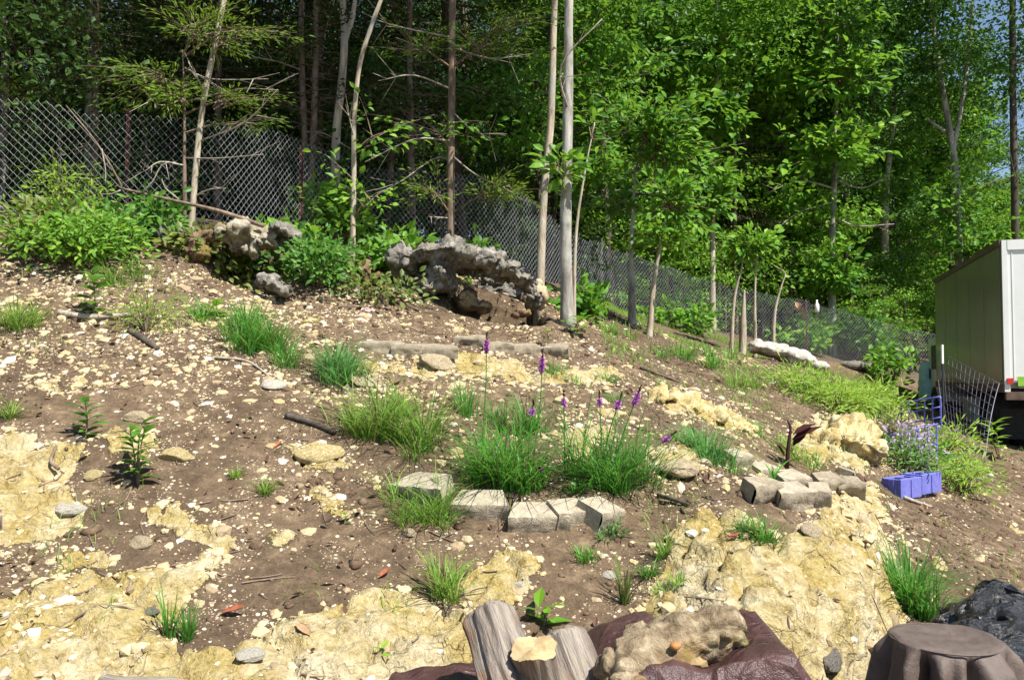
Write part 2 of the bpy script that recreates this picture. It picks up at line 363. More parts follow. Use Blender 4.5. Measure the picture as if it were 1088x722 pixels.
# ------------------------------------------------------------------ ground height
CPX = [  # pixel, pixel, metres ahead
    (540, 715, 3.9), (540, 640, 4.5), (540, 560, 5.1), (540, 500, 5.8), (540, 440, 6.8), (540, 400, 7.6), (540, 370, 8.3), (540, 345, 9.1),
    (60, 715, 3.6), (60, 600, 4.4), (60, 500, 5.2), (60, 450, 5.8), (60, 400, 6.4), (60, 350, 7.0), (60, 300, 7.7), (60, 270, 8.2), (60, 240, 9.0),
    (300, 715, 3.75), (300, 600, 4.6), (300, 500, 5.5), (300, 430, 6.4), (300, 370, 7.4), (300, 320, 8.4), (300, 285, 9.0),
    (210, 240, 9.4), (350, 262, 11.3), (450, 275, 11.8), (560, 292, 13.2), (650, 328, 16.0), (700, 342, 17.0), (760, 355, 18.0), (900, 388, 19.5), (970, 405, 20),
    (603, 345, 9.3), (660, 360, 10.5), (690, 400, 8.6), (660, 460, 6.6), (660, 540, 5.3), (680, 620, 4.7),
    (760, 620, 4.8), (760, 560, 5.4), (760, 500, 6.2), (760, 440, 7.8), (760, 400, 10.0), (760, 375, 13.0),
    (860, 390, 12.3), (860, 440, 9.0), (870, 485, 7.9), (870, 525, 7.1), (880, 570, 6.3), (880, 640, 4.9), (925, 590, 5.9), (915, 645, 5.0),
    (800, 690, 4.25), (700, 700, 4.1), (870, 715, 4.35), (930, 700, 4.6), (975, 640, 5.9),
    (960, 600, 6.6), (1060, 620, 6.5), (1010, 560, 7.6), (1075, 545, 8.7), (980, 528, 8.2), (945, 505, 8.3), (1060, 500, 11.0),
    (920, 470, 8.8), (935, 430, 10.6), (985, 465, 10.2), (1030, 500, 10.6),
    (-220, 700, 3.4), (-220, 450, 5.4), (-220, 250, 9.0)]
CW = [(0, 0, 0), (-2.5, 1.2, .05), (2.5, 1.2, 0), (0, 2.4, .03), (-2.2, 2.5, .1), (2.6, 3.0, -.02), (0.6, 3.2, .06), (4, 4.2, -.03),
      (0, 26, 3.8), (-10, 20, 4.5), (-20, 30, 6.5), (11, 26, 2.2), (22, 32, 2.4), (0, 50, 8.5), (-30, 60, 11), (30, 60, 7.5), (30, 10, .1), (15, 8, .2),
      (12, 14, .36), (8.2, 12.5, .36), (9.6, 16.5, .4), (7.4, 11.2, .36), (10, 18.5, .8), (0, -25, 0), (25, -12, 0), (-25, -12, .8), (-22, 10, 4.6)]
CP = np.array([at(*c) for c in CPX] + [np.array(c, float) for c in CW])
def _phi(a, b):
    r2 = ((a[:, None, :] - b[None, :, :]) ** 2).sum(-1) + 1e-9; return r2 * np.log(r2) * .5
_n = len(CP); _A = np.zeros((_n + 3, _n + 3)); _c2 = CP[:, :2] / 10
_A[:_n, :_n] = _phi(_c2, _c2) + np.eye(_n) * 4e-4; _A[:_n, _n] = 1; _A[:_n, _n + 1:] = _c2; _A[_n, :_n] = 1; _A[_n + 1:, :_n] = _c2.T
_w = np.linalg.solve(_A, np.concatenate([CP[:, 2], np.zeros(3)]))
def tps(x, y):
    q = np.stack([np.clip(x, -34, 34), np.clip(y, -28, 62)], -1) / 10; out = np.empty(len(q))
    for k in range(0, len(q), 40000):
        s_ = q[k:k + 40000]; out[k:k + 40000] = _phi(s_, _c2) @ _w[:_n] + _w[_n] + s_ @ _w[_n + 1:]
    return out
def grow(a, step, g, lim, cap=1e9):
    o = [a]; 
    while abs(o[-1]) < abs(lim): o.append(o[-1] + step); step *= g; step = math.copysign(min(abs(step), cap), step)
    return o[1:]
xs = np.array(grow(-4.6, -.024, 1.05, -180)[::-1] + list(np.arange(-4.6, 6.6, .023)) + grow(6.6, .024, 1.05, 180))
ys = np.array(sorted([2.6 - v for v in grow(0, .03, 1.12, 120)]) + list(np.arange(2.6, 9.4, .022)) + grow(9.4, .023, 1.013, 24) + grow(24.3, .25, 1.08, 320))
GX, GY = np.meshgrid(xs, ys); gx, gy = GX.ravel(), GY.ravel()
Z0 = tps(gx, gy)
ppx, ppy = proj(np.stack([gx, gy, Z0], -1))
infr = (gy > 2.5) & (gy < 14) & (ppx > -40) & (ppx < 1130)
def sdf(poly, x, y):
    p = np.array(poly, float); d = np.full(len(x), 1e9); inside = np.zeros(len(x), bool)
    for a, b in zip(p, np.roll(p, -1, 0)):
        e = b - a; wx, wy = x - a[0], y - a[1]; t = np.clip((wx * e[0] + wy * e[1]) / (e @ e), 0, 1)
        d = np.minimum(d, np.hypot(wx - t * e[0], wy - t * e[1]))
        c = ((a[1] > y) != (b[1] > y)); 
        xi = (b[0] - a[0]) * (y - a[1]) / (b[1] - a[1] + 1e-12) + a[0]; inside ^= c & (x < xi)
    return np.where(inside, d, -d)
ROCKS = [
    [(-40, 470), (40, 462), (82, 468), (78, 490), (60, 515), (98, 535), (88, 562), (40, 580), (-40, 588)],
    [(-40, 635), (70, 614), (205, 604), (232, 622), (195, 655), (150, 680), (60, 700), (-40, 700)],
    [(-40, 680), (60, 672), (170, 668), (190, 690), (250, 706), (240, 760), (-40, 760)],
    [(215, 760), (245, 695), (300, 655), (375, 628), (440, 636), (500, 655), (505, 760)],
    [(160, 542), (215, 545), (256, 572), (240, 594), (205, 578), (170, 566)],
    [(480, 612), (540, 590), (575, 610), (560, 650), (490, 655)],
    [(700, 598), (745, 588), (790, 606), (830, 630), (852, 622), (876, 600), (868, 565), (880, 545), (905, 530), (938, 552), (956, 600), (954, 650), (940, 705), (910, 770), (700, 770), (680, 650)],
    [(690, 418), (730, 418), (772, 432), (806, 455), (802, 478), (760, 455), (715, 442)],
    [(848, 460), (890, 440), (930, 448), (936, 492), (905, 502), (870, 488), (842, 478)],
    [(430, 380), (500, 380), (560, 392), (640, 398), (660, 412), (560, 412), (480, 402), (436, 398)],
    [(305, 472), (350, 468), (368, 484), (362, 502), (330, 496)],
    [(690, 478), (745, 476), (752, 505), (712, 515), (694, 500)],
    [(885, 520), (925, 520), (945, 548), (905, 552)],
    [(360, 398), (410, 402), (412, 420), (380, 418)],
    [(120, 470), (160, 462), (185, 480), (130, 492)],
    [(60, 585), (130, 590), (120, 612), (50, 612)],
    [(590, 470), (640, 455), (660, 470), (610, 490)],
]
wpx = ppx + 30 * fbm(np.stack([gx, gy], 1) * 2.2, 4, 3, .6); wpy = ppy + 18 * fbm(np.stack([gx, gy], 1) * 2.2, 4, 9, .6)
rockm = np.zeros(len(gx))
I = np.where(infr)[0]
for k, p in enumerate(ROCKS):
    rockm[I] = np.maximum(rockm[I], sstep(-11, 13, sdf(p, wpx[I], wpy[I])))
G2 = np.stack([gx, gy], 1)
rnd = sstep(0.16, 0.3, fbm(G2 * .7, 3, 21)) * sstep(14, 9, gy) * (gx < 6.5)
rockm = np.where(infr, np.maximum(rockm, 0.55 * sstep(.30, .42, fbm(G2 * 1.6, 3, 31)) * (gx < 5.0)), rnd)
near = sstep(30, 14, np.hypot(gx, gy))
sc_, sid = cellnoise(G2 * 2.6 + 0.35 * np.stack([fbm(G2 * 3, 3, 5), fbm(G2 * 3, 3, 6)], 1), 4)
sc2, sid2 = cellnoise(G2 * 7 + 0.5 * np.stack([fbm(G2 * 6, 3, 15), fbm(G2 * 6, 3, 16)], 1), 14)
rel = 0.035 * fbm(G2 * 1.6, 4, 1) + 0.012 * fbm(G2 * 8, 3, 2) + 0.011 * fbm(G2 * 22, 3, 8)
sd_ = ppx  # bedrock breaks up into blocks with dirt in the joints
rockm = np.clip(rockm * 1.1 + .62 * fbm(G2 * 6, 5, 52, .65) * (rockm > .03) - .6 * sstep(.20, .08, sid) * sstep(1.0, .6, rockm) - .35 * sstep(.07, .0, sc_), 0, 1)
lip = np.zeros(len(gx)); lip[I] = sstep(-2, 34, sdf([(640, 540), (760, 520), (880, 540), (940, 556), (958, 605), (956, 655), (940, 705), (900, 760), (640, 760)], ppx[I] + 6 * fbm(G2[I] * 4, 3, 3), ppy[I])) * sstep(640, 800, ppx[I])
rrel = 0.03 + 0.09 * (sid - .5) * sstep(0, .3, sc_) + 0.05 * fbm(G2 * 3, 5, 41, .6) + 0.05 * (sid2 - .5) * sstep(0, .3, sc2) - 0.055 * sstep(.10, .0, sc_) - 0.02 * sstep(.12, 0, sc2) + .012 * fbm(G2 * 22, 3, 44)
Z0 = Z0 + lip * .32
Z1 = Z0 + near * rel * (1 - .4 * rockm) + near * rockm * rrel
_q = (Z1 + .045 * fbm(G2 * 2.5, 3, 61) + .02 * fbm(G2 * 9, 2, 62)) / .085; _fr = _q - np.floor(_q)   # bedding steps of the limestone
Z1 = Z1 + near * rockm * .62 * .085 * (sstep(.25, .75, _fr) - _fr)
# hollows under the two limestone ledges
def hollow(px0, px1, y0, y1, depth):
    x0, x1 = (px0 - CX) / FPX * (y0 + y1) / 2, (px1 - CX) / FPX * (y0 + y1) / 2
    return depth * sstep(x0 - .12, x0 + .12, gx) * sstep(x1 + .12, x1 - .12, gx) * sstep(y0 - .25, y0 + .15, gy) * sstep(y1 + .06, y1 - .02, gy)
Z1 = Z1 - hollow(485, 572, 9.35, 10.35, .42) - hollow(232, 305, 8.6, 9.3, .32)
HG = Z1.reshape(len(ys), len(xs))
def hz(x, y):
    x = np.atleast_1d(np.asarray(x, float)); y = np.atleast_1d(np.asarray(y, float))
    i = np.clip(np.searchsorted(xs, x) - 1, 0, len(xs) - 2); j = np.clip(np.searchsorted(ys, y) - 1, 0, len(ys) - 2)
    a = np.clip((x - xs[i]) / (xs[i + 1] - xs[i]), 0, 1); b = np.clip((y - ys[j]) / (ys[j + 1] - ys[j]), 0, 1)
    return (HG[j, i] * (1 - a) + HG[j, i + 1] * a) * (1 - b) + (HG[j + 1, i] * (1 - a) + HG[j + 1, i + 1] * a) * b
def hz1(x, y): return float(hz(x, y)[0])
RG = rockm.reshape(len(ys), len(xs))
def rk(x, y): return RG[np.clip(np.searchsorted(ys, y), 0, len(ys) - 1), np.clip(np.searchsorted(xs, x), 0, len(xs) - 1)]
_ts = np.concatenate([np.arange(1.5, 14, .012), np.arange(14, 60, .05)])
def hit(px, py):
    """the point of the ground seen at a pixel"""
    d = ray(px, py); P = CAMP + np.outer(_ts / d[1], d); below = P[:, 2] <= hz(P[:, 0], P[:, 1]); below[:5] = False
    k = int(np.argmax(below)) if below.any() else len(_ts) - 1
    p = P[k].copy(); p[2] = hz1(p[0], p[1]); return p
def slope_n(x, y, e=.12):
    n = Vector((hz1(x - e, y) - hz1(x + e, y), hz1(x, y - e) - hz1(x, y + e), 2 * e)); return n.normalized()
ny, nx = HG.shape
ii = (np.arange(ny - 1)[:, None] * nx + np.arange(nx - 1)[None, :]).ravel()
gme = mesh_np('ground', np.stack([gx, gy, Z1], 1), np.stack([ii, ii + 1, ii + nx + 1, ii + nx], 1), MATS['ground'], True)
at_ = gme.attributes.new('rock', 'FLOAT', 'POINT'); at_.data.foreach_set('value', rockm.astype(np.float32))
# fence line (metres) and what lies beyond it is woodland litter
FENCE = np.array([at(-260, 225, 8.7)[:2], at(-60, 238, 8.8)[:2], at(60, 240, 9.0)[:2], at(210, 240, 9.45)[:2], at(350, 262, 11.3)[:2], at(450, 275, 11.9)[:2], at(560, 292, 13.4)[:2],
                  at(650, 328, 16.0)[:2], at(700, 342, 17.0)[:2], at(760, 355, 18.0)[:2], at(900, 388, 19.6)[:2], at(970, 405, 20.3)[:2], at(1150, 420, 22.5)[:2]])
def fence_y(x): return np.interp(x, FENCE[:, 0], FENCE[:, 1])
lit_ = sstep(-.3, .8, gy - fence_y(gx)) * 0.9
lit_ = np.maximum(lit_, sstep(34, 50, np.hypot(gx, gy)))
at2 = gme.attributes.new('litter', 'FLOAT', 'POINT'); at2.data.foreach_set('value', lit_.astype(np.float32))
ground = link('ground', gme); tag(ground, 'sloping brown dirt hillside with yellow limestone bedrock showing through', None, None, 'structure')
#SECTIONS
# ------------------------------------------------------------------ trees
def limb_path(p0, az, length, rise, rng, n=7, sag=0.0):
    t = np.linspace(0, 1, n); d = np.array([math.cos(az), math.sin(az), 0])
    P = p0 + np.outer(t, d) * length + np.outer(t ** 1.2 * rise - sag * t * t, [0, 0, 1.0])
    w = np.cumsum(rng.normal(size=(n, 3)), axis=0) * length * .03; w[0] = 0
    return P + w
def broadleaf(seed, H=11, base=2.0, rad=2.4, nlimb=26, tr=.10, leaf=(.09, .15), per=30, lean=.3, sprays=7, flat=.35):
    """trunk with limbs and leafy sprays; returns trunk MB, leaf MB (local coordinates)"""
    rng = np.random.default_rng(seed); tb, lb = MB(), MB()
    top = np.array([rng.normal() * lean, rng.normal() * lean, H])
    tp = spline([np.zeros(3) - [0, 0, .3], top * .33 + rng.normal(size=3) * [.12, .12, 0], top * .66 + rng.normal(size=3) * [.2, .2, 0], top], 16)
    tb.add(*tube(tp, np.linspace(tr, tr * .15, 16), 7))
    P, D = [], []
    for k in range(nlimb):
        f = base / H + (1 - base / H) * ((k + rng.uniform()) / nlimb); p0 = tp[min(15, int(f * 15))] * (1 - (f * 15) % 1) + tp[min(15, int(f * 15) + 1)] * ((f * 15) % 1)
        g = (f - base / H) / (1 - base / H); L = rad * (0.45 + .75 * math.sin(math.pi * min(1, .25 + g * .78))) * rng.uniform(.65, 1.15)
        lp = limb_path(p0, rng.uniform(0, 6.283), L, L * rng.uniform(.05, .55), rng)
        tb.add(*tube(lp, np.linspace(tr * .28, .006, 7), 4, False))
        for q in range(sprays):
            u = rng.uniform(.3, 1.0); i = min(5, int(u * 6)); c = lp[i] * (1 - (u * 6 - i)) + lp[i + 1] * (u * 6 - i)
            c = c + rng.normal(size=3) * [.22, .22, .12] * L * .5
            m = int(per * rng.uniform(.6, 1.3)); r = rng.uniform(.14, .30)
            o = rng.normal(size=(m, 3)) * [r, r, r * flat]; P.append(c + o); D.append(nrm(o * [1, 1, .4] + rng.normal(size=(m, 3)) * .12 + [0, 0, -.12]))
    P = np.concatenate(P); D = np.concatenate(D); n = len(P)
    N = nrm(rng.normal(size=(n, 3)) * .5 + [0.3, -.5, .8]); L = rng.uniform(leaf[0], leaf[1], n) * rng.uniform(.55, 1.15, n) * (.8 + .35 * fbm(P * .9, 2, seed))
    lb.add(*leaves(P, D, N, L, L * rng.uniform(.55, .8, n))); return tb, lb
def conifer(seed, H=11, base=2.6, rad=2.0, nlimb=60, tr=.10, per=90, dead=34, leaf=(.05, .095)):
    rng = np.random.default_rng(seed); tb, lb = MB(), MB()
    tp = spline([[0, 0, -.3], [rng.normal() * .1, rng.normal() * .1, H * .5], [rng.normal() * .2, rng.normal() * .2, H]], 14)
    tb.add(*tube(tp, np.linspace(tr, .015, 14), 7)); P, D = [], []
    for k in range(dead + nlimb):
        d_ = k < dead
        z = rng.uniform(.8, base + .8) if d_ else base + (H - base) * ((k - dead + rng.uniform()) / nlimb)
        g = z / H; L = (rng.uniform(.5, 1.3) if d_ else rad * (1.05 - g * .85) * rng.uniform(.55, 1.15))
        p0 = np.array([np.interp(z, tp[:, 2], tp[:, 0]), np.interp(z, tp[:, 2], tp[:, 1]), z])
        lp = limb_path(p0, rng.uniform(0, 6.283), L, L * rng.uniform(-.15, .22), rng, 7, .12 * L)
        tb.add(*tube(lp, np.linspace(.016 if d_ else .02, .003, 7), 3, False))
        for q in range(3 if d_ else 2):
            i = rng.integers(2, 5); e = lp[i] + (lp[6] - lp[i]) * .6 + rng.normal(size=3) * .14; tb.add(*tube(np.array([lp[i], e]), [.006, .002], 3, False))
        if d_: continue
        m = int(per * L / rad * rng.uniform(.7, 1.2)); u = rng.uniform(.25, 1.05, m) ** .8; i = np.clip((u * 6).astype(int), 0, 5)
        c = lp[i] + (lp[i + 1] - lp[i]) * (u * 6 - i)[:, None]; w = .10 + .16 * (1 - np.abs(u - .6))
        o = rng.normal(size=(m, 3)) * np.stack([w, w, w * .35], 1); P.append(c + o)
        D.append(nrm((lp[6] - lp[2])[None, :] / L * .8 + o * 2.2 + rng.normal(size=(m, 3)) * .25))
    P = np.concatenate(P); D = np.concatenate(D); n = len(P); L = rng.uniform(leaf[0], leaf[1], n)
    N = nrm(rng.normal(size=(n, 3)) * .5 + [0, -.2, 1]); lb.add(*leaves(P, D, N, L * 1.7, L * .55)); return tb, lb
def proto(tb, lb, bark, leafm, nm):
    return (tb.mesh(nm + '_trunk', MATS[bark], (0, 0, 0), True), lb.mesh(nm + '_crown', MATS[leafm]))
PRO = {}
for k in range(4): PRO['maple', k] = proto(*broadleaf(100 + k, 11, 1.0 + .45 * k, 2.5, 40, .10, (.19, .36), 15, .5, 13), 'bark_dark', 'leaf_maple', 'maple')
for k in range(4): PRO['oak', k] = proto(*broadleaf(140 + k, 12, 2.8, 2.8, 40, .12, (.12, .20), 27, .6, 12, .5), 'bark_dark', 'leaf_oak', 'oak')
for k in range(4): PRO['cedar', k] = proto(*conifer(180 + k, 11, 2.7, 2.2, 80, .09, 150), 'bark_brown', 'leaf_cedar_shaded', 'cedar')
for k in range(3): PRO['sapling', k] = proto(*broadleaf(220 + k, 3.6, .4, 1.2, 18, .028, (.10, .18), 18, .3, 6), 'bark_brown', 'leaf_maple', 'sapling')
for k in range(3): PRO['underbrush', k] = proto(*broadleaf(260 + k, 3.6, .3, 1.3, 20, .03, (.09, .16), 22, .3, 7), 'bark_dark', 'leaf_brush_shaded', 'underbrush')
def plant_tree(name, label, cat, x, y, kind, k, scale, group, rz=None, cname='crown'):
    t = thing(name, label, cat, (x, y, hz1(x, y) - .05), group, random.uniform(0, 6.28) if rz is None else rz); t.scale = (scale,) * 3
    a, b = PRO[kind, k]; link('trunk', a, t); link(cname, b, t); return t
rw = np.random.default_rng(5)
WOOD = []
ZONES = [(-9e9, 'at the far left edge'), (60, 'behind the left shrub thicket'), (150, 'behind the thin leaning trunk'), (260, 'behind the mossy slab'), (335, 'behind the forked pale trunk'), (420, 'behind the reddish cedar trunk'), (520, 'behind the right half of the ledge'),
         (590, 'behind the tallest oak'), (650, 'behind the broken grey trunk'), (730, 'behind the sapling cluster'), (840, 'behind the dead twigged trunk'), (925, 'left of the truck'), (990, 'over the truck roof'), (1060, 'at the far right edge')]
def zone(x, y):
    u = CX + x / y * FPX; return [z for a, z in ZONES if u >= a][-1]
ROWS = ['in the first row', 'in the second row', 'deep in the wood', 'at the back of the wood']
def free(x, y, r): return all((x - a) ** 2 + (y - b) ** 2 > r * r for a, b in WOOD)
def blocked_sky(x, y):                       # open sky gaps seen in the photo
    u = CX + x / y * FPX
    return u > 1030
L_CED = 'dark cedar'
L_OAK = 'tall leafy oak'
L_MAP = 'bright green maple'
L_UND = 'small leafy sapling near the fence '
n_t = 0
for ring, (dy0, dy1, tries, sep, sc0, sc1) in enumerate([(1.0, 3.2, 260, 1.35, .62, .85), (3.2, 8, 420, 1.75, .8, 1.05), (8, 16, 400, 2.5, .9, 1.15), (16, 34, 500, 3.4, 1.0, 1.35)]):
    for q in range(tries):
        x = rw.uniform(-20, 26); y = fence_y(x) + rw.uniform(dy0, dy1)
        if y < 8 or abs(x) > y * .78 + 2.5 or not free(x, y, sep): continue
        u = CX + x / y * FPX
        if u > 985 and ring == 0: continue
        if 6.2 < x < 13 and y < 21.5: continue
        WOOD.append((x, y)); pr = rw.uniform()
        sc = rw.uniform(sc0, sc1)
        if u < 560:
            kind = 'cedar' if pr < ((.93 if ring < 2 else .8) if u < 330 else (.85 if ring < 2 else .6)) else 'oak'
        else:
            kind = 'maple' if pr < (.72 if ring < 2 else .35) else ('oak' if pr < .93 else 'cedar')
        if u > 1030: sc *= .5
        elif u > 945:
            if rw.uniform() < .15: continue
            sc *= .85
        k = int(rw.integers(0, 4))
        nm, lb, gp = {'cedar': ('cedar_tree', L_CED, 'cedars in the wood'), 'oak': ('oak_tree', L_OAK, 'oaks in the wood'), 'maple': ('maple_tree', L_MAP, 'maples in the wood')}[kind]
        plant_tree(nm, lb + ' ' + ROWS[ring] + ' ' + zone(x, y), 'tree', x, y, kind, k, sc, gp, None); n_t += 1
for q in range(150):
    x = rw.uniform(-11, 14); y = fence_y(x) + rw.uniform(.5, 5.5); u = CX + x / y * FPX
    if abs(x) > y * .7 + 1 or not free(x, y, .7) or (u > 985) or (u < 620 and rw.uniform() < .55): continue
    WOOD.append((x, y)); plant_tree('sapling', L_UND + zone(x, y), 'sapling', x, y, 'sapling' if u > 600 or rw.uniform() < .3 else 'underbrush', int(rw.integers(0, 3)), rw.uniform(.55, 1.05), 'saplings under the wood')
L_DEEP = 'leafy thicket shrub deep in the wood '
for q in range(420):
    x = rw.uniform(-24, 30); y = fence_y(x) + rw.uniform(5.5, 26)
    if abs(x) > y * .8 + 2 or not free(x, y, 1.15): continue
    if 6.2 < x < 13 and y < 21.5: continue
    WOOD.append((x, y)); plant_tree('thicket_shrub', L_DEEP + zone(x, y), 'shrub', x, y, 'underbrush', int(rw.integers(0, 3)), rw.uniform(1.0, 1.7), 'thicket shrubs deep in the wood')
print('wood', n_t, len(WOOD))

# --- trunks one can tell apart in the photo: path in pixels at one distance, then up out of the frame
crownB = PRO['oak', 0][1]; 
def crown_mesh(seed, r, n, leaf, mat, flat=.5):
    rng = np.random.default_rng(seed); lb = MB(); P, D = [], []
    for q in range(n):
        c = nrm(rng.normal(size=3)) * rng.uniform(.3, 1) ** .6 * np.array([r, r, r * 1.1]); m = 34; rr = rng.uniform(.22, .4)
        o = rng.normal(size=(m, 3)) * [rr, rr, rr * flat]; P.append(c + o); D.append(nrm(o + [0, 0, -.1]))
    P = np.concatenate(P); D = np.concatenate(D); k = len(P); L = rng.uniform(leaf[0], leaf[1], k)
    lb.add(*leaves(P, D, nrm(rng.normal(size=(k, 3)) * .45 + [0, -.2, 1]), L, L * .65)); return lb.mesh('crown', MATS[mat])
CRN = [crown_mesh(5, 2.3, 300, (.09, .15), 'leaf_maple'), crown_mesh(6, 2.5, 330, (.08, .14), 'leaf_oak')]  # crowns above the view, enlarged and thickened to cast shade into the wood
CRC = crown_mesh(7, 2.3, 420, (.07, .12), 'leaf_cedar_shaded', .3)
def trunk_tree(name, label, path, d, w0, w1, bark, crown=None, H=8.5, cz=None, branches=(), sprays=(), lean_d=0.0, csc=1.0, forks=(), group=None):
    x0 = at(path[0][0], path[0][1], d)[0]; z0 = hz1(x0, d)
    pts = [at(p[0], p[1], d + lean_d * k) for k, p in enumerate(path)]; pts[0] = np.array([pts[0][0], d, z0 - .12])
    a, b = pts[-2], pts[-1]; dirn = nrm(b - a); dirn[2] = max(dirn[2], .9)
    if pts[-1][2] < z0 + H - 1 and crown is not None: pts.append(b + dirn * ((z0 + H - b[2]) * .5) + [.05, 0, 0]); pts.append(b + dirn * (z0 + H - b[2]))
    t = thing(name, label, 'tree', (x0, d, z0), group); P = spline(pts, 26)
    r0, r1 = w0 / FPX * d / 2, w1 / FPX * d / 2
    py = proj(P)[1]; r1 = r1 if crown is not None else r1 * .35; rr = np.interp(-py, [-path[0][1], -path[-1][1]], [r0, r1]); rr[0] *= 1.45; rr[1] *= 1.12
    hi = P[:, 2] > b[2]; 
    if hi.any(): rr[hi] = np.maximum(.02, r1 * (1 - .7 * (P[hi, 2] - b[2]) / max(.1, P[-1, 2] - b[2])))
    mb = MB().add(*tube(P, rr, 12, True, int(path[0][0]), .10)); part('trunk', mb, MATS[bark], t, True)
    for k, f in enumerate(forks):                       # extra stems: pixel paths
        q = spline([at(p[0], p[1], d) for p in f[0]], 14); part('limb', MB().add(*tube(q, np.linspace(f[1], f[2], 14) / FPX * d / 2, 8, True, k, .1)), MATS[bark], t, True)
    for br in branches:                                 # bare twigs: pixel path, width px
        q = spline([at(p[0], p[1], d + (p[2] if len(p) > 2 else 0)) for p in br[0]], 9); m = MB().add(*tube(q, np.linspace(br[1], br[1] * .35, 9) / FPX * d / 2, 5))
        rng = np.random.default_rng(int(br[0][0][0]))
        for j in range(5):
            i = rng.integers(2, 8); e = q[i] + (q[-1] - q[0]) * rng.uniform(.12, .3) + rng.normal(size=3) * .12; m.add(*tube(np.array([q[i], e]), [.006, .002], 3, False))
        part('branch', m, MATS['twig_grey'], t, True)
    for sp in sprays:                                   # leafy sprays: px, py, spread px (x, y), count, leaf length, material
        rng = np.random.default_rng(int(sp[0] * 7 + sp[1])); c = at(sp[0], sp[1], d + (sp[7] if len(sp) > 7 else -.15)); sx, sy = sp[2] / FPX * d * .5, sp[3] / FPX * d * .5
        m, tw = MB(), MB(); k = sp[4]; ced = 'cedar' in sp[6]; nc = max(4, k // (26 if ced else 12)); cl = rng.normal(size=(nc, 3)) * [sx, sx * .7, sy]; i = int(np.argmin(np.linalg.norm(P - c, axis=1))); i = max(0, i - 1)
        for e in cl:
            end = c + e; st = P[i] + (c - P[i]) * .55 + rng.normal(size=3) * .05 if np.linalg.norm(c - P[i]) > .25 else P[i]; tp_ = spline([st, (st + end) / 2 + [0, 0, .04], end], 6); tw.add(*tube(tp_, np.linspace(.007, .002, 6), 3, False))
            q = k // nc; u = rng.uniform(.35, 1.08, q); bb = st + np.outer(u, end - st); w = .055 if ced else .08; o = rng.normal(size=(q, 3)) * [w, w, w * .5]
            L = rng.uniform(.7, 1.25, q) * sp[5]; dr = nrm(nrm(end - st) * .7 + o * 9 + [0, 0, -.1]); N = nrm(rng.normal(size=(q, 3)) * .45 + [.25, -.5, .8])
            m.add(*(leaves(bb + o, dr, N, L * 1.25, L * .30) if ced else big_leaves(bb + o, dr, N, L, L * .6)))
        tw.add(*tube(spline([P[i], (P[i] + c) / 2 + [0, 0, .05], c], 6), np.linspace(.014, .006, 6), 4, False))
        part('twig', tw, MATS['bark_brown'], t); part('foliage', m, MATS[sp[6]], t)
    if crown is not None:
        link('crown', crown, t, tuple(P[-1] - np.array(t.location) + [0, .6, .2]), (0, 0, d), csc)
    return t
trunk_tree('oak_tree', 'thick grey oak trunk rising tallest in front of the fence right of the rock ledge', [(603, 346), (601, 250), (603, 150), (604, 60), (605, -10)], 9.3, 13.5, 9.5, 'bark_grey', CRN[0], 9.5,
           branches=[([(604, 120), (596, 70, -.3), (640, 20, -.4)], 3)], sprays=[(590, 168, 22, 18, 70, .15, 'leaf_shrub', -.25)], csc=1.2)
trunk_tree('oak_tree', 'mottled pale trunk leaning right just left of the tallest grey oak', [(572, 318), (577, 220), (585, 130), (588, 40), (590, -10)], 10.3, 9.5, 6.5, 'bark_pale', CRN[1], 9.0)
trunk_tree('sapling', 'slim pale sapling leaning right from the foot of the tallest grey oak', [(609, 330), (612, 250), (622, 180), (632, 130)], 10.0, 5, 3, 'bark_pale', None, 4, sprays=[(634, 140, 30, 40, 40, .11, 'leaf_maple', 0)])
trunk_tree('cedar_tree', 'straight reddish brown cedar trunk with bare side twigs behind the rock ledge', [(479, 262), (479, 180), (480, 90), (481, -10)], 10.6, 9, 7, 'bark_brown', CRC, 9,
           branches=[([(480, 95), (440, 80, -.3), (402, 86, -.6)], 2.4), ([(480, 150), (440, 148, -.4), (388, 172, -.8)], 2.6), ([(480, 118), (505, 140, -.2), (535, 142, -.4)], 2), ([(478, 232), (455, 230, -.2)], 2), ([(480, 50), (520, 62, -.4), (560, 58, -.6)], 2.2), ([(480, 40), (430, 30, -.4), (395, 20, -.5)], 2.2), ([(480, 165), (505, 185, -.3), (545, 205, -.6)], 2.2), ([(479, 170), (462, 168, .1), (430, 190, -.2), (405, 205, -.4)], 2)],
           sprays=[(450, 128, 60, 26, 90, .10, 'leaf_maple', -.3), (530, 42, 60, 14, 560, .06, 'leaf_cedar', -.5), (560, 20, 50, 14, 420, .06, 'leaf_cedar', -.5), (540, 196, 46, 14, 500, .06, 'leaf_cedar', -.6), (420, 40, 60, 18, 320, .06, 'leaf_cedar', -.3), (450, 195, 40, 14, 260, .06, 'leaf_cedar', -.3)])
trunk_tree('ash_tree', 'pale trunk forking near the top, left of the curved slender stem', [(356, 232), (357, 150), (363, 90), (366, 40), (364, -10)], 11.5, 11, 7, 'bark_pale', CRN[0], 9, forks=[([(366, 45), (374, 20), (379, -10)], 6, 5)])
trunk_tree('ash_tree', 'slender pale stem curving up to the right beside the forked trunk', [(374, 262), (376, 190), (376, 130), (382, 70), (394, 30), (408, -8)], 9.8, 6, 4.5, 'bark_pale', CRN[1], 8, branches=[([(377, 150), (370, 120, -.1)], 2)], csc=.8,
           sprays=[(400, 205, 60, 40, 70, .10, 'leaf_shrub', -.2), (410, 140, 60, 30, 60, .10, 'leaf_maple', -.1)])
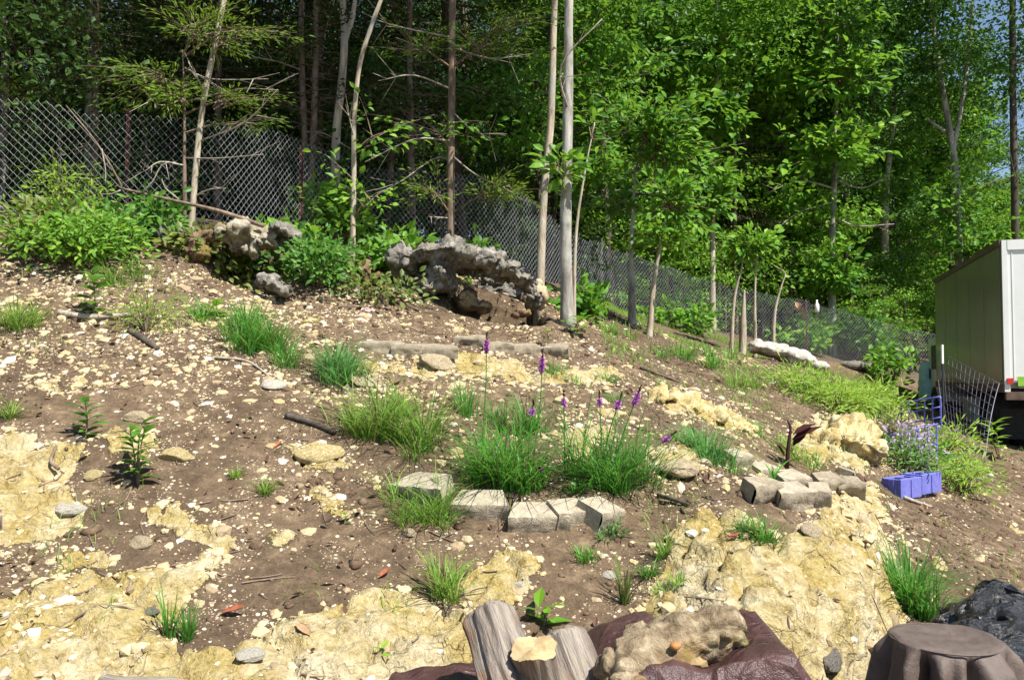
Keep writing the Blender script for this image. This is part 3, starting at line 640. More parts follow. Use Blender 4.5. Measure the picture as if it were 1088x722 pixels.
trunk_tree('cedar_tree', 'thin brown trunk standing alone behind the fence left of the forked pale trunk', [(325, 220), (324, 150), (321, 80), (320, -10)], 11.8, 7.5, 6, 'bark_brown', CRC, 9,
           branches=[([(322, 140), (345, 142, -.2), (372, 158, -.4)], 2), ([(321, 60), (290, 40, -.3), (262, 44, -.5)], 2), ([(321, 75), (296, 66, -.3), (268, 60, -.6)], 2)], sprays=[(300, 45, 44, 26, 400, .06, 'leaf_cedar', -.3)])
trunk_tree('ash_tree', 'slim pale trunk leaning right in front of the fence at the left', [(202, 243), (208, 180), (216, 110), (228, 50), (241, -10)], 9.15, 7, 5.5, 'bark_pale', CRC, 8, branches=[([(219, 100), (200, 66, -.2)], 2), ([(212, 150), (260, 130, -.3), (295, 95, -.5)], 2)], csc=1)
trunk_tree('dead_tree', 'dead straight brown stem touching the leaning pale trunk at the left', [(197, 243), (196, 170), (196, 110), (194, 54)], 9.2, 5.5, 3.5, 'bark_brown', None, 3,
           branches=[([(196, 105), (172, 112, -.2), (158, 104, -.4)], 2.4), ([(196, 72), (225, 84, -.2), (285, 84, -.4)], 2), ([(197, 108), (238, 98, -.1), (262, 94, -.3), (296, 96, -.4)], 2), ([(196, 176), (170, 172, -.2), (154, 182, -.3)], 2.4), ([(197, 215), (220, 202, -.1), (240, 200, -.2)], 2.4), ([(197, 168), (232, 168, -.2), (280, 164, -.4)], 2.2)],
           sprays=[(215, 20, 60, 26, 500, .06, 'leaf_cedar', -.2), (262, 28, 46, 26, 420, .06, 'leaf_cedar', -.3), (150, 82, 60, 22, 560, .06, 'leaf_cedar', -.2), (180, 100, 46, 12, 300, .06, 'leaf_cedar', -.3), (265, 104, 50, 9, 320, .055, 'leaf_cedar', -.2), (270, 130, 40, 8, 160, .055, 'leaf_cedar', -.2)])
trunk_tree('oak_tree', 'grey trunk behind the fence near the left edge with pale upper bark', [(96, 200), (96, 130), (98, 60), (100, -10)], 11.2, 12, 9, 'bark_grey', CRN[1], 9)
trunk_tree('oak_tree', 'grey trunk cut by the left edge of the picture behind the fence', [(0, 230), (3, 150), (6, 60), (8, -10)], 11.0, 9, 8, 'bark_grey', CRC, 9, sprays=[(22, 92, 40, 12, 260, .06, 'leaf_cedar', -.9), (60, 30, 60, 20, 320, .06, 'leaf_cedar', -.6)])
trunk_tree('maple_tree', 'short grey maple trunk broken off at the top, right of the tallest oak', [(672, 338), (671, 270), (673, 220), (675, 178)], 12.0, 8.5, 5, 'bark_grey', None, 3.5, branches=[([(674, 200), (690, 190, -.1), (698, 182, -.2)], 2)], sprays=[(695, 120, 60, 26, 500, .13, 'leaf_maple', -.2), (720, 160, 60, 26, 460, .13, 'leaf_maple', -.2), (650, 215, 30, 16, 130, .12, 'leaf_maple', .2)])
trunk_tree('maple_tree', 'thin leaning maple with bright leaves right of the broken grey trunk', [(689, 350), (695, 300), (704, 250), (711, 210)], 11.6, 7, 3.5, 'bark_pale', None, 3.5, sprays=[(722, 215, 46, 40, 460, .12, 'leaf_maple', 0), (700, 252, 30, 14, 160, .12, 'leaf_maple', -.1)])
trunk_tree('oak_tree', 'straight brown trunk behind the fence left of the cluster of thin stems', [(757, 345), (757, 290), (757, 240), (758, 180)], 18.8, 7, 5, 'bark_pale', CRN[0], 8, sprays=[(752, 200, 30, 26, 300, .24, 'leaf_maple', -.5), (762, 120, 44, 40, 460, .24, 'leaf_maple', -.6), (750, 40, 50, 40, 460, .24, 'leaf_maple', -.6)])
for k, (lb, pth, d, w) in enumerate([('leftmost bare thin stem of the sapling cluster by the fence', [(776, 360), (780, 320), (788, 285), (790, 262)], 14.0, 4.5),
                                    ('straight thin pale sapling stem in the middle of the cluster by the fence', [(802, 362), (802, 320), (803, 290), (805, 262)], 14.0, 4.5),
                                    ('rightmost thin sapling of the cluster with a bent top by the fence', [(820, 364), (823, 335), (830, 305), (834, 290), (822, 282)], 13.6, 4.5),
                                    ('stout short stump like stem inside the sapling cluster', [(788, 350), (790, 330), (791, 308)], 15, 8)]):
    trunk_tree('sapling', lb, pth, d, w, w * .6, 'bark_pale', None, 3, sprays=[] if k in (2, 3) else [(pth[-1][0], pth[-1][1] - 2, 26, 20, 220, .13, 'leaf_maple', 0)], group='saplings in front of the fence')
trunk_tree('oak_tree', 'grey trunk with dead twigs behind the fence at the right', [(884, 380), (884, 320), (884, 260), (886, 200), (887, 140)], 20.9, 9, 5, 'bark_grey', CRN[1], 9, sprays=[(880, 150, 50, 40, 500, .24, 'leaf_maple', -.8), (895, 75, 60, 44, 560, .22, 'leaf_maple', -.8), (870, 10, 70, 40, 560, .22, 'leaf_maple', -.8), (890, 290, 36, 20, 260, .22, 'leaf_maple', -.6)],
           branches=[([(885, 200), (850, 192, -.4), (815, 205, -.8)], 2.5), ([(885, 215), (850, 225, -.4), (822, 245, -.8)], 2.5), ([(885, 190), (915, 200, -.4), (938, 190, -.6)], 2.5), ([(885, 230), (910, 240, -.4), (950, 238, -.6)], 2.5)])
trunk_tree('oak_tree', 'pale split trunk high behind the fence left of the white truck', [(937, 300), (940, 250), (942, 200), (944, 175)], 23, 9, 6, 'bark_pale', CRN[0], 8)
trunk_tree('ash_tree', 'tall pale forked trunk rising behind the white truck box', [(1019, 310), (1018, 230), (1014, 170), (1004, 110), (996, 60), (988, -5)], 22, 8, 5, 'bark_grey', CRN[1], 12, forks=[([(1012, 165), (1022, 110), (1030, 50), (1034, -5)], 5, 3), ([(1004, 140), (990, 130), (984, 125)], 4, 2)], sprays=[(1005, 210, 50, 40, 420, .2, 'leaf_maple', -.6), (985, 60, 50, 36, 240, .18, 'leaf_oak', -.4), (1030, 260, 50, 26, 360, .2, 'leaf_maple', -.8)], csc=1.0)
trunk_tree('oak_tree', 'dark shaded oak rising behind the far right edge of the truck', [(1079, 330), (1078, 200), (1076, 80), (1076, -10)], 21, 8, 6, 'bark_dark', CRN[1], 10, sprays=[(1080, 60, 50, 90, 260, .12, 'leaf_oak', 0), (1076, 180, 60, 80, 200, .12, 'leaf_oak', 0)], csc=1.1)

# ------------------------------------------------------------------ chain link fence
plain('wire', (0.40, 0.42, 0.46), 0.6, 0.4, 0.0, .12, 30)
plain('post_red', (0.060, 0.018, 0.016), 0.7, 0.3, 0, .4, 12); plain('steel_post', (0.10, 0.10, 0.10), .6, .4, .3, .3, 9)
seg = np.hypot(*np.diff(FENCE, axis=0).T); sarc = np.concatenate([[0], np.cumsum(seg)])
fsp = spline(np.column_stack([FENCE, np.zeros(len(FENCE))]), 900)[:, :2]; sa = np.concatenate([[0], np.cumsum(np.hypot(*np.diff(fsp, axis=0).T))])
def fpos(s_): return np.stack([np.interp(s_, sa, fsp[:, 0]), np.interp(s_, sa, fsp[:, 1])], -1)
fence_root = thing('chain_link_fence', 'long galvanised chain link fence along the top of the slope before the wood', 'fence', (*fpos(sa[-1] * .3), 0))
# top edge of the mesh by pixel column, as in the photo
TOPX = [-300, 0, 45, 90, 150, 210, 300, 350, 400, 480, 530, 560, 585, 605, 650, 700, 760, 850, 900, 970, 1200]
TOPY = [60, 104, 108, 118, 120, 124, 140, 162, 178, 180, 192, 208, 228, 246, 262, 278, 300, 318, 330, 350, 380]
Wd = .082; half = Wd / 2; ncol = int(sa[-1] / half); fmb = MB(); vp = .046
for c in range(ncol):
    s0 = c * half; xy0 = fpos(np.array([s0]))[0]; zb = hz1(*xy0) - .03
    u = CX + xy0[0] / xy0[1] * FPX; zt = at(u, np.interp(u, TOPX, TOPY), xy0[1])[2]
    hgt = min(1.55, max(.75, zt - zb)) + .02 * math.sin(c * .21); nk = int(hgt / vp) + 1; k = np.arange(nk)
    ss = s0 + np.where((k + c) % 2 == 0, 0, half); xy = fpos(ss); zz = zb + k * vp
    pert = .05 * vn(np.column_stack([ss * 1.1, zz * 1.3]), 77); tz = zz.copy()
    side = np.where((k + c) % 2 == 0, .004, -.004)
    P = np.column_stack([xy[:, 0] + pert * .5, xy[:, 1] + pert + side, tz])
    fmb.add(*tube(P, .0016, 4, False))
link('wire_mesh', fmb.mesh('wire_mesh', MATS['wire'], fence_root.location), fence_root)
for u, d, h, m in [(133, 9.3, 1.25, 'post_red'), (310, 10.5, 1.2, 'post_red'), (470, 12.2, 1.2, 'post_red'), (640, 15.7, 1.25, 'steel_post'), (860, 19.0, 1.3, 'post_red')]:
    x = (u - CX) / FPX * d; y = float(fence_y(x)) + .06; z = hz1(x, y)
    m_ = MB().add(*box((x, y, z + h / 2 - .15), (.045, .008, h + .3))).add(*box((x, y + .024, z + h / 2 - .15), (.008, .038, h + .3)))
    part('post', m_, MATS[m], fence_root)
# ------------------------------------------------------------------ rocks, boulders, ledges
def blob_mesh(name, ells, voxel, mat, amp=.05, freq=4, pit=0.0, seed=0, pfreq=9, facet=0.0):
    """union of ellipsoids (centre, radii, zrot) -> voxel remesh -> displaced rock"""
    bm = bmesh.new()
    for c, r, rz in ells:
        M = Matrix.Translation(Vector(c)) @ Matrix.Rotation(rz, 4, 'Z') @ Matrix.Diagonal((*r, 1)); bmesh.ops.create_icosphere(bm, subdivisions=3, radius=1, matrix=M)
    me = bpy.data.meshes.new('tmp'); bm.to_mesh(me); bm.free(); o = bpy.data.objects.new('tmp', me); COL.objects.link(o)
    md = o.modifiers.new('r', 'REMESH'); md.mode = 'VOXEL'; md.voxel_size = voxel
    dg = bpy.context.evaluated_depsgraph_get(); ev = o.evaluated_get(dg); m2 = bpy.data.meshes.new_from_object(ev)
    bpy.data.objects.remove(o); bpy.data.meshes.remove(me)
    n = len(m2.vertices); V = np.empty(n * 3); m2.vertices.foreach_get('co', V); V = V.reshape(-1, 3); N = np.empty(n * 3); m2.vertices.foreach_get('normal', N); N = N.reshape(-1, 3)
    Wp = V + .12 / freq * np.stack([fbm(V * freq * 1.5 + 7 * k, 2, seed + k) for k in range(3)], 1)
    d = amp * fbm(V * freq + seed, 5, seed, .6)
    if facet:
        for fq, am in ((freq * .75, 1.0), (freq * 1.9, .45)):
            q, ci = cell3(Wp * fq + seed, seed); d = d + facet * am * ((ci - .5) * 2.2 * sstep(0, .16, q) - 1.1 * sstep(.12, 0, q))
    if pit:
        p = fbm(V * pfreq + 5, 3, seed + 9, .6); d = d - pit * sstep(.05, .38, p)
    V = V + N * d[:, None]; m2.vertices.foreach_set('co', V.ravel().astype(np.float32))
    m2.polygons.foreach_set('use_smooth', np.ones(len(m2.polygons), bool)); m2.materials.clear(); m2.materials.append(mat); m2.update(); m2.name = name
    return m2
def rock_thing(name, label, cat, ells_px, d, voxel, mat, **kw):
    """ellipsoids given as px, py, rx px, ry px, depth radius m, depth offset"""
    E = []
    for e in ells_px:
        dd = d + (e[5] if len(e) > 5 else 0); c = at(e[0], e[1], dd); E.append((c, (e[2] / FPX * dd, e[4], e[3] / FPX * dd), e[6] if len(e) > 6 else 0))
    c0 = np.mean([e[0] for e in E], axis=0); c0[2] = hz1(c0[0], c0[1]); E = [(e[0] - c0, e[1], e[2]) for e in E]
    return tag(link(name, blob_mesh(name, E, voxel, MATS[mat], **kw), None, tuple(c0)), label, cat)
rock_thing('limestone_ledge', 'grey pitted limestone ledge arching over a dark hollow left of the oak', 'rock',
           [(432, 276, 24, 12, .35, .1), (455, 270, 24, 12, .4), (478, 268, 22, 13, .42), (500, 274, 22, 13, .6), (520, 281, 20, 11, .62), (540, 290, 18, 10, .6), (556, 300, 16, 9, .5), (568, 316, 10, 12, .3, -.05), (468, 292, 15, 16, .3, -.1), (456, 306, 11, 10, .25, -.15), (478, 304, 10, 16, .2, -.1), (532, 306, 32, 20, .12, 1.0), (488, 282, 20, 9, .4, .1), (440, 294, 22, 15, .25, .2), (425, 288, 14, 12, .25, .15), (462, 300, 16, 16, .25, .1)],
           9.6, .021, 'limestone_grey', amp=.085, freq=4.5, pit=.075, seed=3, facet=.05, pfreq=9)
rock_thing('boulder', 'smooth tan boulder sheltered under the grey limestone ledge', 'rock', [(496, 318, 13, 14, .3), (508, 326, 14, 7, .25)], 9.85, .022, 'rock_tan', amp=.05, seed=8, facet=.03)
rock_thing('boulder', 'small reddish stone at the right mouth of the dark hollow', 'rock', [(556, 332, 9, 4, .1), (548, 334, 6, 3, .08)], 9.3, .016, 'rock_red', amp=.03, seed=9, facet=.015, freq=9)
rock_thing('boulder', 'buff rock standing at the right end of the ledge against the pale trunk', 'rock', [(572, 312, 10, 18, .2), (564, 322, 7, 10, .15)], 10.0, .02, 'rock_tan', amp=.05, seed=19, facet=.03)
rock_thing('limestone_ledge', 'grey and mossy limestone slab overhanging a dark gap above the left slope', 'rock',
           [(244, 250, 14, 12, .3), (262, 248, 16, 11, .35), (278, 256, 16, 12, .3), (268, 264, 14, 12, .16, -.05), (252, 262, 9, 14, .2, .05)], 8.85, .019, 'limestone_mossy', amp=.10, freq=5, pit=.06, seed=13, facet=.04)
rock_thing('boulder', 'white pitted limestone boulder right of the mossy slab', 'rock', [(300, 246, 14, 10, .22), (312, 254, 10, 9, .2), (296, 262, 8, 8, .15, .1)], 8.9, .024, 'limestone_grey', amp=.08, freq=6, pit=.06, seed=14, facet=.03)
rock_thing('boulder', 'grey boulder behind the thin leaning trunk left of the mossy slab', 'rock', [(176, 250, 12, 10, .2), (190, 248, 12, 8, .2)], 8.9, .024, 'limestone_grey', amp=.06, freq=6, pit=.04, seed=15, facet=.03)
rock_thing('boulder', 'rust and moss coloured boulder between the thin trunks and the slab', 'rock', [(214, 256, 16, 12, .25), (226, 252, 10, 9, .2), (210, 270, 14, 10, .2, -.15)], 8.8, .024, 'rock_red', amp=.06, freq=6, seed=16, facet=.035)
rock_thing('boulder', 'pale lower boulder half hidden under the dense green shrub', 'rock', [(288, 302, 14, 10, .2), (302, 308, 10, 8, .2)], 8.4, .024, 'limestone_grey', amp=.08, freq=6, pit=.05, seed=17, facet=.03)
rock_thing('boulder', 'brown stone heap right of the dense green shrub', 'rock', [(388, 288, 10, 8, .15), (402, 294, 9, 7, .15), (376, 296, 8, 6, .12), (392, 300, 10, 6, .12)], 9.3, .02, 'rock_red', amp=.06, freq=7, seed=18, facet=.04)
rock_thing('boulder', 'long white weathered limestone slab lying on the grassy right slope', 'rock', [(804, 368, 10, 8, .2), (814, 370, 14, 8, .28), (824, 373, 16, 8, .3), (834, 376, 16, 8, .3), (844, 380, 16, 8, .3), (854, 384, 15, 7, .3), (864, 389, 14, 6, .28)], hit(840, 386)[1] + .05, .026, 'rock_white', amp=.03, freq=4, seed=23, facet=.025)
rock_thing('boulder', 'grey dead brush covered boulder behind the fence at the right', 'rock', [(905, 389, 14, 7, .3), (925, 391, 10, 6, .3)], hit(912, 392)[1] - .1, .05, 'limestone_grey', amp=.08, freq=4, seed=24)
# bedrock standing out of the slope
rock_thing('bedrock_outcrop', 'yellow cracked bedrock outcrop below the wire cage at the right end of the slope', 'rock', [(868, 470, 28, 16, .35), (895, 466, 30, 20, .4), (918, 472, 18, 22, .35), (850, 462, 12, 14, .2), (890, 490, 24, 10, .2, -.2)], 8.5, .026, 'rock_yellow', amp=.13, freq=4, seed=25, facet=.05, pit=.05)
rock_thing('bedrock_outcrop', 'long yellow bedrock ledge right of the purple flowers', 'rock', [(706, 424, 18, 9, .25), (730, 434, 20, 11, .28), (756, 444, 20, 12, .28), (782, 456, 18, 12, .26)], 7.75, .024, 'rock_yellow', amp=.10, freq=5, seed=26, facet=.045)
rock_thing('bedrock_outcrop', 'yellow broken rock standing at the foot of the bank behind the covered tub', 'rock', [(880, 694, 26, 14, .2), (905, 672, 20, 16, .2, .15), (850, 706, 22, 14, .2, -.05)], 4.75, .016, 'rock_yellow', amp=.07, freq=7, seed=27, facet=.03, pit=.02)
STN = [  # px, py, w px, h px, material, label
    (187, 488, 38, 28, 'rock_yellow', 'yellow rounded stone right of the bushy seedling on the left slope'),
    (146, 446, 34, 18, 'rock_tan', 'tan flat stone uphill of the bushy seedling'),
    (338, 486, 56, 26, 'rock_yellow', 'wide pale yellow stone below the dark stick'),
    (288, 411, 32, 12, 'rock_white', 'flat white stone uphill of the dark stick'),
    (552, 623, 20, 12, 'rock_white', 'bright white flat stone just above the split logs'),
    (436, 568, 20, 18, 'rock_tan', 'single tan stone left of and below the wall blocks'),
    (466, 388, 46, 20, 'rock_tan', 'pale yellow slab right below the far left wall blocks'),
    (388, 408, 44, 16, 'rock_tan', 'low pale ledge stone below the bluish grass clump'),
    (722, 500, 54, 26, 'rock_tan', 'broad buff stone left of the upper right wall blocks'),
    (788, 482, 20, 22, 'rock_yellow', 'upright yellow stone at the left end of the right wall blocks'),
    (164, 652, 22, 9, 'limestone_grey', 'flat grey stone on the yellow bedrock at lower left'),
    (266, 700, 30, 14, 'rock_white', 'chalky white stone on the bedrock at the bottom edge'),
    (100, 507, 24, 20, 'rock_yellow', 'mossy yellow stone beside the left bedrock'),
    (150, 578, 26, 18, 'rock_tan', 'round buff stone left of the pale bedrock patch'),
    (885, 712, 44, 22, 'limestone_grey', 'bluish grey stone at the bottom edge beside the covered bucket'),
    (648, 612, 16, 10, 'rock_white', 'small white stone in front of the right block'),
    (862, 566, 30, 18, 'rock_tan', 'buff stone below the lower right wall blocks'),
    (75, 545, 30, 20, 'rock_white', 'whitish stone at the lower edge of the left bedrock'),
]
def faceted(seed, sub=2, flat=.6, amp=.18):
    bm = bmesh.new(); bmesh.ops.create_icosphere(bm, subdivisions=sub, radius=1); rng = np.random.default_rng(seed)
    for k in range(5):
        n = Vector(rng.normal(size=3)).normalized(); h = rng.uniform(.55, .85)
        for v in bm.verts:
            e = v.co.dot(n) - h
            if e > 0: v.co -= n * e
    me = bpy.data.meshes.new('stone'); bm.to_mesh(me); bm.free(); n = len(me.vertices); V = np.empty(n * 3); me.vertices.foreach_get('co', V); V = V.reshape(-1, 3)
    V = V * (1 + amp * fbm(V * 1.6 + seed, 3, seed))[:, None] * [1, rng.uniform(.6, .95), flat]; me.vertices.foreach_set('co', V.ravel().astype(np.float32)); me.update(); return me
for k, (px, py, w, h, m, lb) in enumerate(STN):
    p = hit(px, py); d = p[1]; me = faceted(300 + k, 4, .62, .22); me.materials.append(MATS[m])
    for pl in me.polygons: pl.use_smooth = True
    n = slope_n(p[0], p[1]); q = n.to_track_quat('Z', 'Y') @ Matrix.Rotation(random.uniform(-.4, .4), 3, 'Z').to_quaternion()
    s_ = w / FPX * d / 2; o = link('stone', me, None, (p[0], p[1], p[2] + s_ * .12), q.to_euler(), (s_, s_ * .85, s_ * min(.95, max(.45, h / w)))); tag(o, lb, 'stone')
# loose stones: those that show largest as pieces of the ground, the rest as gravel
PROTO = [faceted(400 + k, 1, random.uniform(.5, .8), .1) for k in range(14)]
for m in PROTO: m.materials.append(MATS['stone_pale'])
rs = np.random.default_rng(11)
def scatter(n, dens, seed, x0=-6.5, x1=7.2, y0=3.3, y1=13):
    rng = np.random.default_rng(seed); X = rng.uniform(x0, x1, n * 8); Y = rng.uniform(y0, y1, n * 8); Zz = hz(X, Y); u, v = proj(np.stack([X, Y, Zz], 1))
    w = dens(X, Y, u, v); keep = (rng.uniform(size=len(X)) < w) & (Y < fence_y(X) - .1); X, Y, Zz, u, v = (a[keep][:n] for a in (X, Y, Zz, u, v)); return X, Y, Zz, u, v
def dens_stone(X, Y, u, v):
    g = np.stack([X, Y], 1); rr_ = rk(X, Y); f = sstep(-.15, .35, fbm(g * 1.3, 3, 51)) * (.25 + .75 * sstep(-.2, .3, fbm(g * 5, 3, 53))) * .95 + .05
    f = np.where((rr_ > .04) & (rr_ < .75), np.maximum(f, .75), f); f = f * np.where((u > 960), .35, 1) * np.where((u > 640) & (v < 400), .3, 1) * np.where((u > 230) & (u < 420) & (v > 560) & (v < 650), .35, 1)
    f = np.where((v > 280) & (v < 410) & (u < 370), np.maximum(f, .35 + .5 * sstep(-.2, .3, fbm(g * 4, 3, 54))), f); return f * (np.abs(u - 544) < 640)
X, Y, Zz, u, v = scatter(270, lambda X, Y, u, v: dens_stone(X, Y, u, v) * (np.abs(u - 544) < 545) * np.clip(5 / Y, .3, 1), 61)
for k in range(len(X)):
    sz = rs.uniform(10, 25) * (.6 + .4 * rs.uniform()) / FPX * Y[k] / 2 * (1 if rs.uniform() < .85 else 1.4); sz = min(sz, .085)
    n = slope_n(X[k], Y[k]); q = n.to_track_quat('Z', 'Y') @ Matrix.Rotation(rs.uniform(0, 6.28), 3, 'Z').to_quaternion()
    link('stone', PROTO[k % 14], ground, (X[k], Y[k], Zz[k] - sz * .05), q.to_euler(), sz)
# gravel
X, Y, Zz, u, v = scatter(30000, dens_stone, 62); n = len(X)
ico = bmesh.new(); bmesh.ops.create_icosphere(ico, subdivisions=1, radius=1); IV = np.array([q.co[:] for q in ico.verts]); IF = np.array([[w_.index for w_ in f.verts] for f in ico.faces]); ico.free()
sz = np.minimum(.05, np.exp(rs.normal(-4.85, .8, n))) ; ang = rs.uniform(0, 6.28, n)
A = IV[None] * (1 + rs.normal(size=(n, len(IV), 1)) * .17) * (sz[:, None, None] * np.stack([np.ones(n), rs.uniform(.55, 1, n), rs.uniform(.35, .7, n)], 1)[:, None, :])
c, s_ = np.cos(ang)[:, None], np.sin(ang)[:, None]; A = np.stack([A[..., 0] * c - A[..., 1] * s_, A[..., 0] * s_ + A[..., 1] * c, A[..., 2]], -1)
A[..., 2] += A[..., 1] * .32; A += np.stack([X, Y, Zz - sz * .1], 1)[:, None, :]
gv = link('gravel', mesh_np('gravel', A.reshape(-1, 3), (IF[None] + (np.arange(n) * len(IV))[:, None, None]).reshape(-1, 3), MATS['stone_pale']))
tag(gv, 'pale limestone chips strewn over the brown dirt slope', 'gravel', None, 'stuff')
stone_mat('clod', [(0.055, 0.036, 0.023), (0.115, 0.077, 0.049), (0.19, 0.135, 0.09)], 12, None, False, .01)
X, Y, Zz, u, v = scatter(7000, lambda X, Y, u, v: (np.abs(u - 544) < 640) * (.15 + .8 * sstep(-.1, .4, fbm(np.stack([X, Y], 1) * 2.2, 3, 58))), 64); kp = rk(X, Y) < .3; X, Y, Zz = X[kp], Y[kp], Zz[kp]; n = len(X)
sz = np.minimum(.045, np.exp(rs.normal(-4.35, .6, n))); A = IV[None] * (1 + rs.normal(size=(n, len(IV), 1)) * .22) * (sz[:, None, None] * np.stack([np.ones(n), rs.uniform(.6, 1, n), rs.uniform(.35, .7, n)], 1)[:, None, :]); A[..., 2] += A[..., 1] * .32
A += np.stack([X, Y, Zz + sz * .05], 1)[:, None, :]; tag(link('dirt_clods', mesh_np('dirt_clods', A.reshape(-1, 3), (IF[None] + (np.arange(n) * len(IV))[:, None, None]).reshape(-1, 3), MATS['clod'], True)), 'brown crumbly clods of dirt strewn over the slope', 'dirt', None, 'stuff')
# dry leaves and twigs
X, Y, Zz, u, v = scatter(3800, lambda X, Y, u, v: sstep(-.1, .5, fbm(np.stack([X, Y], 1) * 1.7, 3, 71)) * (np.abs(u - 544) < 640) * .9 + .03, 72); kp = (rk(X, Y) < .4) | (rs.uniform(size=len(X)) < .12); X, Y, Zz = X[kp], Y[kp], Zz[kp]; n = len(X)
P = np.stack([X, Y, Zz + .008 + rs.uniform(0, .012, n)], 1); a = rs.uniform(0, 6.28, n); L = np.exp(rs.normal(-3.3, .38, n))
D = np.stack([np.cos(a), np.sin(a), np.sin(a) * .35 + rs.normal(size=n) * .2], 1)
mb = MB().add(*big_leaves(P, D, nrm(rs.normal(size=(n, 3)) * .35 + [0, -.3, 1]), L, L * rs.uniform(.35, .6, n), -.3, .3))
tag(link('leaf_litter', mb.mesh('leaf_litter', MATS['leaf_dead'])), 'dry brown fallen leaves scattered over the dirt slope', 'leaves', None, 'stuff')
X, Y, Zz, u, v = scatter(700, lambda X, Y, u, v: (np.abs(u - 544) < 640) * .5, 73); mb = MB()
for k in range(len(X)):
    a = rs.uniform(0, 6.28); l = rs.uniform(.05, .28); q = np.array([[X[k] + math.cos(a) * l * t, Y[k] + math.sin(a) * l * t, 0] for t in (-.5, 0, .5)]); q[1, :2] += rs.normal(size=2) * .02
    q[:, 2] = hz(q[:, 0], q[:, 1]) + .008; mb.add(*tube(q, [.005, .004, .002], 4, False))
tag(link('twigs', mb.mesh('twigs', MATS['bark_brown'])), 'thin brown twigs lying about on the dirt slope', 'twigs', None, 'stuff')
# sticks and small found things
def stick(name, label, pts, w, mat, lift=.02, cat='stick', rough=.12):
    P = [hit(*p[:2]) + [0, 0, lift + (p[2] if len(p) > 2 else 0)] for p in pts]; r = w / FPX * P[0][1] / 2; q = spline(P, 14); c = q[0].copy()
    o = link(name, MB().add(*tube(q, np.linspace(r, r * .7, 14), 9, True, int(pts[0][0]), rough)).mesh(name, MATS[mat], c, True), None, tuple(c)); return tag(o, label, cat)
stick('stick', 'dark charred stick lying in the dirt left of the tall grass', [(304, 444), (330, 452), (356, 463)], 8, 'bark_dark')
stick('stick', 'weathered grey branch piece lying among stones under the left shrub', [(62, 336), (95, 340), (140, 338)], 7, 'twig_grey', .03)
stick('stick', 'short dark root crossing the slope below the grey branch piece', [(138, 352), (152, 362), (168, 372)], 8, 'bark_dark', .01)
stick('stick', 'thin dark twig on the dirt right of the purple flowers', [(680, 392), (700, 400), (722, 408)], 3, 'bark_dark')
stick('stick', 'thin brown root bending through the left bedrock', [(62, 508), (54, 498), (58, 488), (60, 482)], 4, 'bark_brown', .045)
stick('stick', 'pale twig lying across the gravel under the grass patch', [(228, 382), (262, 386), (286, 402)], 3, 'twig_grey')
stick('stick', 'small dark stick lying in the dirt near the right wall blocks', [(700, 530), (716, 534), (732, 540)], 5, 'bark_dark')
stick('stick', 'bare grey stick lying behind the blue painted block', [(960, 530), (975, 536), (990, 541)], 4, 'twig_grey')
fb = [at(70, 112, 8.75), at(92, 138, 8.7), at(108, 160, 8.7), at(128, 195, 8.75)]; fb2 = [at(128, 200, 8.75), at(180, 212, 8.7), at(232, 224, 8.65), at(280, 240, 8.7)]
t = thing('fallen_branch', 'long broken pale branch leaning on the fence down to the mossy slab', 'branch', fb2[-1])
part('limb', MB().add(*tube(spline(fb2, 16), np.linspace(.012, .024, 16), 8, True, 3, .15)), MATS['bark_brown'], t, True)
part('limb', MB().add(*tube(spline(fb + [fb2[0]], 14), np.linspace(.006, .013, 14), 7, True, 4, .15)), MATS['bark_brown'], t, True)
for q in ([(108, 158), (112, 180), (112, 196)], [(128, 202), (118, 206), (106, 206)], [(150, 205), (163, 192), (172, 175), (187, 172)], [(190, 212), (176, 200), (172, 190)]):
    part('twig', MB().add(*tube(spline([at(a, b, 8.7) for a, b in q], 7), np.linspace(.009, .003, 7), 5)), MATS['twig_grey'], t, True)
